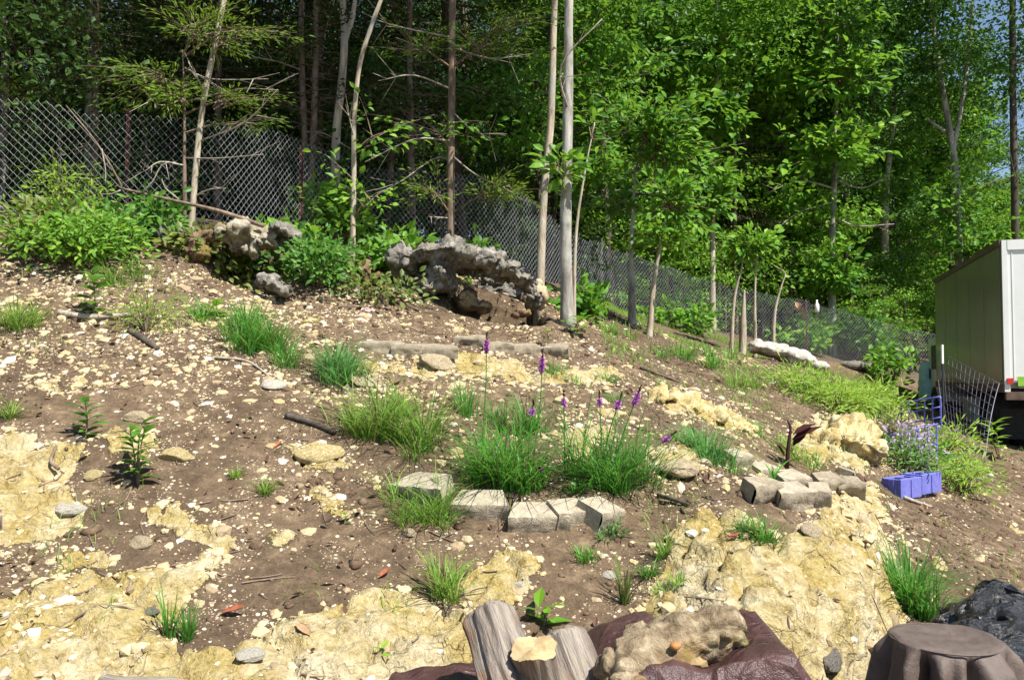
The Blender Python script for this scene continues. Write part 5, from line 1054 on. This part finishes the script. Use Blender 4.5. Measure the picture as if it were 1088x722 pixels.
# ------------------------------------------------------------------ wire panels, stakes, painted blocks, barrel
plain('blue_wire', (.10, .11, .48), .45, .5, 0, .2, 12); plain('wire_pale', (.13, .13, .20), .5, .5, .3, .3, 9); s = NT('blue_block'); n = s.noise(s.coord(), 18, 6, .7); c = s.ramp(n, [(.3, (.12, .125, .42)), (.6, (.15, .16, .48)), (.8, (.24, .24, .50))]); f = s.ramp(s.noise(s.coord(), 9, 5, .7), [(.56, (0, 0, 0)), (.7, (1, 1, 1))]); s.col(s.mix(s.math('MULTIPLY', f, .6), c, (.20, .16, .14))); s.bump(s.noise(s.coord(), 90, 4, .7), .008, .8); s.set(.85, .2)
plain('stake_black', (.02, .025, .03), .6, .4, 0, .3, 9); plain('pale_blue', (.34, .52, .60), .5, .4, 0, .25, 6); plain('dark_blue', (.03, .05, .25), .5, .4); plain('pink', (.75, .45, .55), .6, .3, 0, .15, 20); plain('white_paint', (.8, .8, .78), .5, .4, 0, .06)
def panel(name, label, c00, c10, c01, c11, nu, nv, r, mat, bulge=0.0, cat='wire panel', edge=None):
    """wire grid between four corners (bottom left, bottom right, top left, top right)"""
    c00, c10, c01, c11 = (np.asarray(c, float) for c in (c00, c10, c01, c11)); nr = nrm(np.cross(c10 - c00, c01 - c00)); t = thing(name, label, cat, c00)
    def S(u, v): return (c00 * (1 - u) + c10 * u) * (1 - v) + (c01 * (1 - u) + c11 * u) * v + nr * bulge * math.sin(v * math.pi * .5) * (1 - .0 * u)
    for i in range(nu + 1): part('wire', MB().add(*tube(np.array([S(i / nu, v) for v in np.linspace(0, 1, 12)]), (edge or r) if i in (0, nu) else r, 5)), MATS[mat], t, True)
    for j in range(nv + 1): part('wire', MB().add(*tube(np.array([S(u, j / nv) + nr * r for u in np.linspace(0, 1, 8)]), r, 5)), MATS[mat], t, True)
    return t
def gpt(px, py, d): p = at(px, py, d); return p
panel('wire_panel', 'bright blue painted square wire panel standing before the dark truck underside', gpt(957, 462, 10.0), gpt(1000, 454, 9.7), gpt(958, 428, 10.0), gpt(999, 421, 9.7), 5, 3, .009, 'blue_wire', edge=.011)
panel('wire_panel', 'lower blue wire panel half hidden by the lavender flowers above the blue blocks', gpt(945, 506, 8.8), gpt(995, 492, 8.9), gpt(946, 462, 8.9), gpt(996, 450, 9.0), 5, 4, .008, 'blue_wire')
panel('wire_panel', 'tall curved wire panel arching against the shaded side of the truck', gpt(1006, 462, 12.2), gpt(1046, 492, 10.7), gpt(1004, 372, 12.6), gpt(1072, 408, 11.4), 14, 10, .0022, 'wire_pale', .12, edge=.006)
def stake(px, py0, py1, d, label):
    b = at(px, py0, d); b[2] = min(b[2], hz1(b[0], d)); tp = at(px - 1, py1, d); t = thing('stake', label, 'stake', b); m = b * .22 + tp * .78
    part('shaft', MB().add(*tube(np.array([b - [0, 0, .1], m]), .018, 6)), MATS['stake_black'], t); part('tip', MB().add(*tube(np.array([m, tp]), .02, 6)), MATS['white_paint'], t)
stake(1002, 420, 366, 12.0, 'black stake with a white tip in front of the truck side')
# two hollow blocks painted periwinkle blue
def hollow_block(c, yaw, label):
    L, Wd_, Hh, w = .39, .19, .19, .034; t = thing('hollow_block', label, 'block', c, 'blue painted hollow blocks'); t.rotation_euler = (0, 0, yaw); m = MB()
    for y in (-Wd_ / 2 + w / 2, Wd_ / 2 - w / 2): m.add(*box((0, y, Hh / 2), (L, w, Hh)))
    for x in (-L / 2 + w / 2, 0, L / 2 - w / 2): m.add(*box((x, 0, Hh / 2), (w, Wd_ - 2 * w, Hh - .004)))
    me = m.mesh('shell', MATS['blue_block']); o = link('shell', me, t); b = o.modifiers.new('b', 'BEVEL'); b.width = .005; b.segments = 2
    link('rib', MB().add(*box((0, -Wd_ / 2 - .004, Hh * .5), (.03, .008, Hh * .86))).mesh('rib', MATS['blue_block']), t); link('rib', MB().add(*box((-L / 2 - .004, 0, Hh * .5), (.008, .05, Hh * .9))).mesh('rib', MATS['blue_block']), t)
yw = R(38); q0 = hit(958, 531); dv = np.array([math.cos(yw), math.sin(yw), 0]); c1 = q0 + dv * .195 + np.array([-.05, .1, 0]); c1[2] = q0[2] - .01; c2 = c1 + dv * .398; c2[2] = c1[2] + .015
hollow_block(c1, yw, 'left one of two blue painted hollow blocks, its open end facing left'); hollow_block(c2, yw, 'right one of two blue painted hollow blocks, touching the ferny mound')
bp = hit(987, 424); sc_b = bp[1] / FPX; t = thing('barrel', 'pale blue dented plastic barrel beside the far end of the truck', 'barrel', bp)
zz = np.array([-.1, .02, .10, .13, .5, .53, .85, .97, 1.0]) * 38 * sc_b; rr = np.array([.90, .95, 1.0, .96, 1.0, .95, .98, .8, .3]) * 11.5 * sc_b
part('shell', MB().add(*tube(np.column_stack([bp[0] + np.linspace(0, .06, 9), np.full(9, bp[1]), bp[2] + zz]), rr, 20, True, 4, .16)), MATS['pale_blue'], t, True)
m_ = bp + np.array([-1 * sc_b, -11 * sc_b, 27 * sc_b]); part('label_patch', MB().add(*box(m_, (7 * sc_b, 2 * sc_b, 10 * sc_b))), MATS['dark_blue'], t)
# small finds
p = hit(390, 331); o = link('ribbon', MB().add(*tube(p + np.array([[math.cos(a) * .055, math.sin(a) * .03, .02 + .012 * math.sin(3 * a)] for a in np.linspace(0, 6.28, 18)]), .007, 5)).mesh('ribbon', MATS['pink'], p, True), None, tuple(p)); tag(o, 'small pink looped ribbon lying on the dirt below the brown stones', 'ribbon')
def dry_leaf(px, py, L, rot, mat, label):
    p = hit(px, py) + [0, 0, .012]; d = np.array([[math.cos(rot), math.sin(rot), math.sin(rot) * .36 + .02]]); m = MB().add(*big_leaves(np.array([p]), d, np.array([[0, -.3, 1.0]]), np.array([L]), np.array([L * .42]), -.25, .3)); o = link('dry_leaf', m.mesh('dry_leaf', MATS[mat], p), None, tuple(p)); tag(o, label, 'leaf')
plain('leaf_rust', (.24, .075, .04), .8, .2, 0, .3, 30); plain('leaf_tan', (.36, .22, .13), .8, .2, 0, .3, 30)
dry_leaf(234, 654, .13, .05, 'leaf_rust', 'rust red dry leaf on the gravel at the lower left'); dry_leaf(773, 575, .09, .4, 'leaf_rust', 'small rust leaf beside the tuft below the lower right blocks'); dry_leaf(402, 616, .09, .8, 'leaf_rust', 'rust brown curled leaf on the dirt above the tarp'); dry_leaf(330, 680, .10, 2.6, 'leaf_tan', 'tan curled leaf on the bedrock at the bottom')
dry_leaf(290, 478, .09, 1.0, 'leaf_rust', 'small reddish leaf left of the wide yellow stone')
p = at(868, 326, 19.2); tag(link('hanging_bottle', MB().add(*tube(p + np.array([[0, 0, -.12], [0, 0, -.1], [0, 0, .05], [0, 0, .1], [0, 0, .16]]), [.03, .05, .05, .02, .02], 12)).mesh('hanging_bottle', MATS['white_paint'], p, True), None, tuple(p)), 'small white bottle hanging on the fence at the right', 'bottle')
p = at(852, 325, 19.2); tag(link('dead_leaf_bunch', MB().add(*big_leaves(p + RNG.normal(size=(14, 3)) * .06, RNG.normal(size=(14, 3)), RNG.normal(size=(14, 3)), .16, .1)).mesh('dead_leaf_bunch', MATS['leaf_tan'], p), None, tuple(p)), 'orange brown dead leaf bunch on the fence left of the white bottle', 'leaves')

# ------------------------------------------------------------------ foreground: tarps and firewood
s = NT('tarp_brown'); n = s.noise(s.coord(), 9, 5, .6); s.col(s.ramp(n, [(.3, (.045, .021, .02)), (.7, (.08, .039, .037))]))
vc = s.n('TexVoronoi', feature='DISTANCE_TO_EDGE', Scale=7.0); s.l(s.coord('Object', (1, 1.8, 1)), vc.inputs['Vector']); s.bump(s.math('ADD', s.math('ADD', s.noise(s.coord(), 16, 5, .65), s.math('MULTIPLY', s.ramp(vc.outputs['Distance'], [(0, (1, 1, 1)), (.12, (0, 0, 0))]), .35)), s.math('MULTIPLY', s.noise(s.coord(), 260, 2), .15)), .022, .7); s.set(.4, .45)
s = NT('cover_brown'); n = s.noise(s.coord(), 12, 5, .6); s.col(s.ramp(n, [(.3, (.075, .055, .046)), (.7, (.13, .10, .085))])); s.bump(s.math('ADD', s.noise(s.coord(), 22, 6, .65, .5), s.math('MULTIPLY', s.noise(s.coord(), 320, 2), .25)), .009, .7); s.set(.55, .35)
s = NT('tarp_black'); n = s.noise(s.coord(), 9, 5, .6); s.col(s.ramp(n, [(.3, (.006, .0065, .008)), (.7, (.018, .019, .024))])); s.bump(s.noise(s.coord(), 13, 6, .65, .8), .05, .9); s.set(.28, .6)
s = NT('wood_weathered'); v = s.coord('Object', (1, 1, 1)); a = s.noise(s.coord('Object', (26, 26, 2.4)), 1.2, 7, .65, .5); b = s.noise(v, 6, 4)
c = s.ramp(a, [(.3, (.07, .055, .045)), (.46, (.19, .16, .135)), (.6, (.32, .28, .235)), (.75, (.24, .175, .12))]); f = s.ramp(b, [(.48, (0, 0, 0)), (.62, (1, 1, 1))]); c = s.mix(s.math('MULTIPLY', f, .75), c, s.ramp(a, [(.35, (.14, .065, .03)), (.65, (.34, .20, .11))])); s.col(c); s.bump(a, .02, 1.0); s.set(.85, .2)
s = NT('wood_cut'); v = s.coord('Object'); s.col(s.ramp(s.noise(v, 18, 6, .7, .8), [(.3, (.28, .19, .09)), (.5, (.43, .32, .17)), (.72, (.5, .40, .25))])); s.bump(s.noise(v, 60, 3), .004, .5); s.set(.8, .2)
s = NT('bark_rough'); v = s.coord('Object'); a = s.noise(v, 17, 7, .7, .6); b = s.noise(v, 5, 4); c = s.ramp(a, [(.3, (.075, .05, .03)), (.46, (.23, .175, .11)), (.6, (.37, .30, .20)), (.76, (.52, .45, .33))])
f = s.ramp(b, [(.54, (0, 0, 0)), (.66, (1, 1, 1))]); c = s.mix(s.math('MULTIPLY', f, .7), c, (.26, .145, .045)); f = s.ramp(s.noise(v, 7.3, 4), [(.60, (0, 0, 0)), (.68, (1, 1, 1))]); c = s.mix(s.math('MULTIPLY', f, .7), c, (.17, .16, .035)); s.col(c); s.bump(a, .03, 1.0); s.set(.95, .1)
plain('fungus', (.36, .17, .055), .6, .3, 0, .3, 40); plain('fungus_tan', (.40, .28, .14), .7, .3, 0, .3, 20, .004)
def drape(name, label, cat, c, prof, nrad, mat, folds, rot=0.0, ztop=None, rx=1, ry=1, seed=0, noise=.02, partname='cover'):
    """prof: list of (radius, height); folds: (count, amplitude growing down the skirt)"""
    rs_ = np.linspace(0, 1, 46); pr = np.array(prof); tt = np.linspace(0, 1, len(pr)); rad = np.interp(rs_, tt, pr[:, 0]); zz = np.interp(rs_, tt, pr[:, 1]); a = np.linspace(0, 2 * math.pi, nrad, endpoint=False)
    RR, AA = np.meshgrid(rad, a, indexing='ij'); ZZ = np.repeat(zz[:, None], nrad, 1); drop = np.clip((zz[0] - zz) / max(1e-6, (zz[0] - zz[-1])), 0, 1)[:, None]
    an = np.stack([np.cos(AA).ravel() * 1.5, np.sin(AA).ravel() * 1.5, ZZ.ravel() * .6], 1); ph = AA + .5 * fbm(an, 3, seed).reshape(AA.shape)
    RR = RR * (1 + folds[1] * sstep(.0, .10, drop) * (1.6 * (np.abs(np.sin(ph * folds[0] * .5)) ** .55 - .75) + .35 * np.sin(ph * folds[0] * 1.7 + 2))) ; X = RR * np.cos(AA) * rx; Yy = RR * np.sin(AA) * ry
    V = np.stack([X.ravel() * math.cos(rot) - Yy.ravel() * math.sin(rot), X.ravel() * math.sin(rot) + Yy.ravel() * math.cos(rot), ZZ.ravel()], 1)
    if ztop is not None: V[:, 2] += ztop(V[:, 0], V[:, 1]) * (1 - sstep(.3, 1, drop.repeat(nrad, 1).ravel()))
    V += noise * np.stack([fbm(V * 5 + k * 9, 4, seed + k) for k in range(3)], 1)
    i = (np.arange(45)[:, None] * nrad); j = np.arange(nrad)[None]; Q = np.stack([i + j, i + (j + 1) % nrad, i + nrad + (j + 1) % nrad, i + nrad + j], -1).reshape(-1, 4)
    t = thing(name, label, cat, c); link(partname, mesh_np(partname, V, Q, MATS[mat], True), t); return t
cb = at(1004, 674, 2.85); gz_ = hz1(cb[0], cb[1]); h = cb[2] - gz_
t = drape('covered_bucket', 'brown cloth cover draped over a round tub at the lower right', 'cover', (cb[0], cb[1], gz_), [(.001, h), (.09, h + .004), (.15, h + .002), (.168, h - .006), (.178, h - .03), (.20, h - .14), (.225, h - .3), (.26, h - .55), (.27, .02)], 140, 'cover_brown', (8, .30), noise=.022, seed=5)
a = np.linspace(0, 6.283, 60); link('rim_seam', MB().add(*tube(np.stack([np.cos(a) * .172, np.sin(a) * .172, np.full(60, h - .012)], 1), .003, 5)).mesh('rim_seam', MATS['cover_brown'], (0, 0, 0), True), t)
bk = at(1098, 668, 3.75); gz_ = hz1(bk[0], bk[1]); h = bk[2] - gz_ + .12
drape('black_tarp', 'crumpled shiny black plastic tarp heaped at the lower right corner', 'tarp', (bk[0], bk[1], gz_), [(.001, h), (.2, h + .02), (.32, h - .02), (.40, h - .12), (.48, h * .6), (.56, h * .3), (.62, .0)], 160, 'tarp_black', (9, .10), seed=9, noise=.16, rx=1.0, ry=.8)
bk2 = at(1052, 690, 3.2); gz_ = hz1(bk2[0], bk2[1]); h = bk2[2] - gz_ + .05
drape('black_tarp', 'lower fold of shiny black plastic tucked behind the covered tub', 'tarp', (bk2[0], bk2[1], gz_), [(.001, h), (.12, h + .02), (.22, h - .03), (.30, h * .75), (.36, h * .4), (.40, .0)], 120, 'tarp_black', (7, .10), seed=19, noise=.10, rx=1.2, ry=.8)
# tarp covered woodpile
tc = at(620, 716, 2.75); gz_ = hz1(tc[0], tc[1]); h = tc[2] - gz_
def pile(x, y):
    u = CX + (x + tc[0]) / 2.75 * FPX; z = np.interp(u, [370, 390, 480, 520, 600, 640, 690, 720, 770, 800, 830, 850, 870], [-.16, .0, .045, .02, .08, .16, .215, .18, .20, .235, .15, .02, -.12]); return z + .015 * np.sin(x * 17)
gx_ = np.linspace(-.86, .86, 130); gy_ = np.linspace(-.6, .34, 60); GXx, GYy = np.meshgrid(gx_, gy_); xx, yy = GXx.ravel(), GYy.ravel(); top = h + pile(xx, yy) - .06
edge = np.maximum(sstep(.62, .80, np.abs(xx)), sstep(.16, .30, np.abs(yy + .13) - .10)); zt = top * (1 - edge) + (.02 + .1 * np.abs(vn(np.stack([xx, yy], 1) * 6, 3))) * edge; zt += .05 * fbm(np.stack([xx, yy], 1) * 5, 5, 8) + .02 * np.abs(vn(np.stack([xx * 9 + yy * 6, yy * 3], 1), 4)) + .012 * np.sin(xx * 31 + yy * 9) * edge
k = (np.arange(59)[:, None] * 130 + np.arange(129)).ravel(); t = thing('tarp_covered_woodpile', 'maroon brown tarp stretched over a woodpile along the bottom edge', 'tarp', (tc[0], tc[1], gz_)); link('tarp', mesh_np('tarp', np.stack([xx, yy, zt], 1), np.stack([k, k + 1, k + 131, k + 130], 1), MATS['tarp_brown'], True), t)
def log(name, label, p0, p1, r0, r1, bark, seed, half=False, cut=True, squash=.85, rough=.2):
    p0, p1 = np.asarray(p0), np.asarray(p1); L = np.linalg.norm(p1 - p0); n = 40; S = 72; a = np.linspace(0, 2 * math.pi, S, endpoint=False); V = []
    zs = np.linspace(0, L, n); an = fbm(np.stack([np.cos(a) * 1.6, np.sin(a) * 1.6, np.full(S, seed * 3.3)], 1), 4, seed)
    for z in zs:
        r = (r0 + (r1 - r0) * z / L) * (1 if cut else math.sqrt(max(.12, 1 - max(0, (z - L + .05) / .055) ** 2))) * (1 + .05 * math.sin(z * 23 + seed)) * (1 + rough * 1.6 * an + rough * .5 * fbm(np.stack([np.cos(a) * 5, np.sin(a) * 5, np.full(S, z * 5 + seed)], 1), 4, seed + 2)); r = r * (1 - .07 * np.abs(np.sin(a * 5.5 + 2.5 * an + .6 * math.sin(z * 9))) ** 6 - .04 * np.abs(np.sin(a * 13 + 5 * an + z * 3)) ** 4); x, y = np.cos(a) * r, np.sin(a) * r * squash
        if half: y = np.maximum(y, -r0 * .25 + .1 * r0 * np.sin(x * 40))
        V.append(np.stack([x, y, np.full(S, z)], 1))
    V = np.concatenate(V); V[-S:, 2] += .01 * np.sin(a * 3 + seed); k = np.arange(S); k2 = (k + 1) % S; F = np.concatenate([np.stack([i * S + k, i * S + k2, (i + 1) * S + k2, (i + 1) * S + k], 1) for i in range(n - 1)])
    t = thing(name, label, 'log', p0); t.rotation_mode = 'QUATERNION'; t.rotation_quaternion = Vector(p1 - p0).to_track_quat('Z', 'Y'); link('bark', mesh_np('bark', V, F, MATS[bark], True), t)
    for z, m, sg in ((0, 0, -1), (n - 1, n - 1, 1)):
        e = V[m * S:(m + 1) * S]; c = e.mean(0); e2 = c + (e - c) * .5; W2 = np.concatenate([e, e2 + [0, 0, .004 * sg], [c + [0, 0, .003 * sg]]]); G = [np.stack([k, k2, S + k2, S + k], 1), np.stack([S + k, S + k2, np.full(S, 2 * S)], 1)]; link('cut_end', mesh_np('cut_end', W2, G, MATS['wood_cut' if (cut and z == n - 1) else bark]), t)
    return t
log('split_log', 'weathered grey and orange split log standing highest on the woodpile', at(570, 790, 2.35), at(518, 646, 2.66), .10, .09, 'wood_weathered', 3, cut=False)
log('split_log', 'short log with a pale yellow cut end beside the highest log', at(600, 800, 2.55), at(567, 688, 2.42), .072, .066, 'wood_weathered', 5, squash=.85, rough=.10)
log('split_log', 'brown barked log right of the pale cut end', at(640, 790, 2.4), at(594, 672, 2.66), .085, .075, 'wood_weathered', 7, cut=False)
log('split_log', 'grey weathered log along the bottom edge at the lower left', at(110, 735, 2.9), at(285, 745, 2.75), .07, .055, 'wood_weathered', 9, cut=False)
cs = at(718, 690, 2.5)
E = [(at(700, 700, 2.5) - cs, (.15, .12, .10), .3), (at(735, 678, 2.55) - cs, (.15, .12, .085), .2), (at(765, 668, 2.55) - cs, (.09, .10, .075), 0), (at(670, 716, 2.45) - cs, (.11, .12, .10), .3), (at(690, 690, 2.55) - cs, (.10, .10, .08), .4)]
t = thing('bark_slab', 'large rough lichen covered bark slab lying on the maroon tarp', 'log', cs); link('bark', blob_mesh('bark', E, .009, MATS['bark_rough'], amp=.02, freq=8, pit=.006, seed=31, pfreq=26, facet=.012), t)
def fung(px, py, d, r, m, n='fungus'):
    c = at(px, py, d) - cs; link(n, blob_mesh(n, [(c, (r, r, r * .85), 0), (c + np.array([.4 * r, 0, .1 * r]), (r * .8, r * .8, r * .7), 0)], r * .22, MATS[m], amp=r * .15, freq=2 / r * .4, seed=2), t)
fung(717, 686, 2.41, .015, 'fungus')
for k, (px, py, d, r) in enumerate([(742, 704, 2.42, .028), (756, 714, 2.41, .022), (732, 715, 2.41, .02)]):
    me = faceted(700 + k, 2, .6, .35); me.materials.append(MATS['fungus_tan']); link('wood_chip', me, t, tuple(at(px, py, d) - cs), (k, .5 * k, 2 * k), r)

# things that look alike in one place: told apart by their order from the left
ORD = ['leftmost', 'second from left', 'third from left', 'fourth from left', 'fifth from left', 'sixth from left', 'seventh from left', 'eighth from left', 'ninth from left', 'tenth from left']
def relabel(pick):
    byl = {}
    for o in COL.objects:
        if o.parent is None and o.get('category'): byl.setdefault(o['label'], []).append(o)
    for lb, os_ in byl.items():
        if len(os_) > 1: pick(lb, os_)
def by_depth(lb, os_):
    if len(os_) > 9:
        os_ = sorted(os_, key=lambda q: q.location.y); n = len(os_)
        for k, o in enumerate(os_): o['label'] = lb + (', nearest', ', midway', ', farthest')[min(2, k * 3 // n)]
def by_order(lb, os_):
    for k, o in enumerate(sorted(os_, key=lambda q: q.location.x / q.location.y)):
        nl = lb + ', ' + (ORD[min(k, 9)] if k < len(os_) - 1 or k == 0 else 'rightmost')
        if len(nl.split()) <= 16: o['label'] = nl
relabel(by_depth); relabel(by_order)
for o in COL.objects:
    if o.parent is None and o.get('category') and not o.get('kind'): o['kind'] = 'thing'
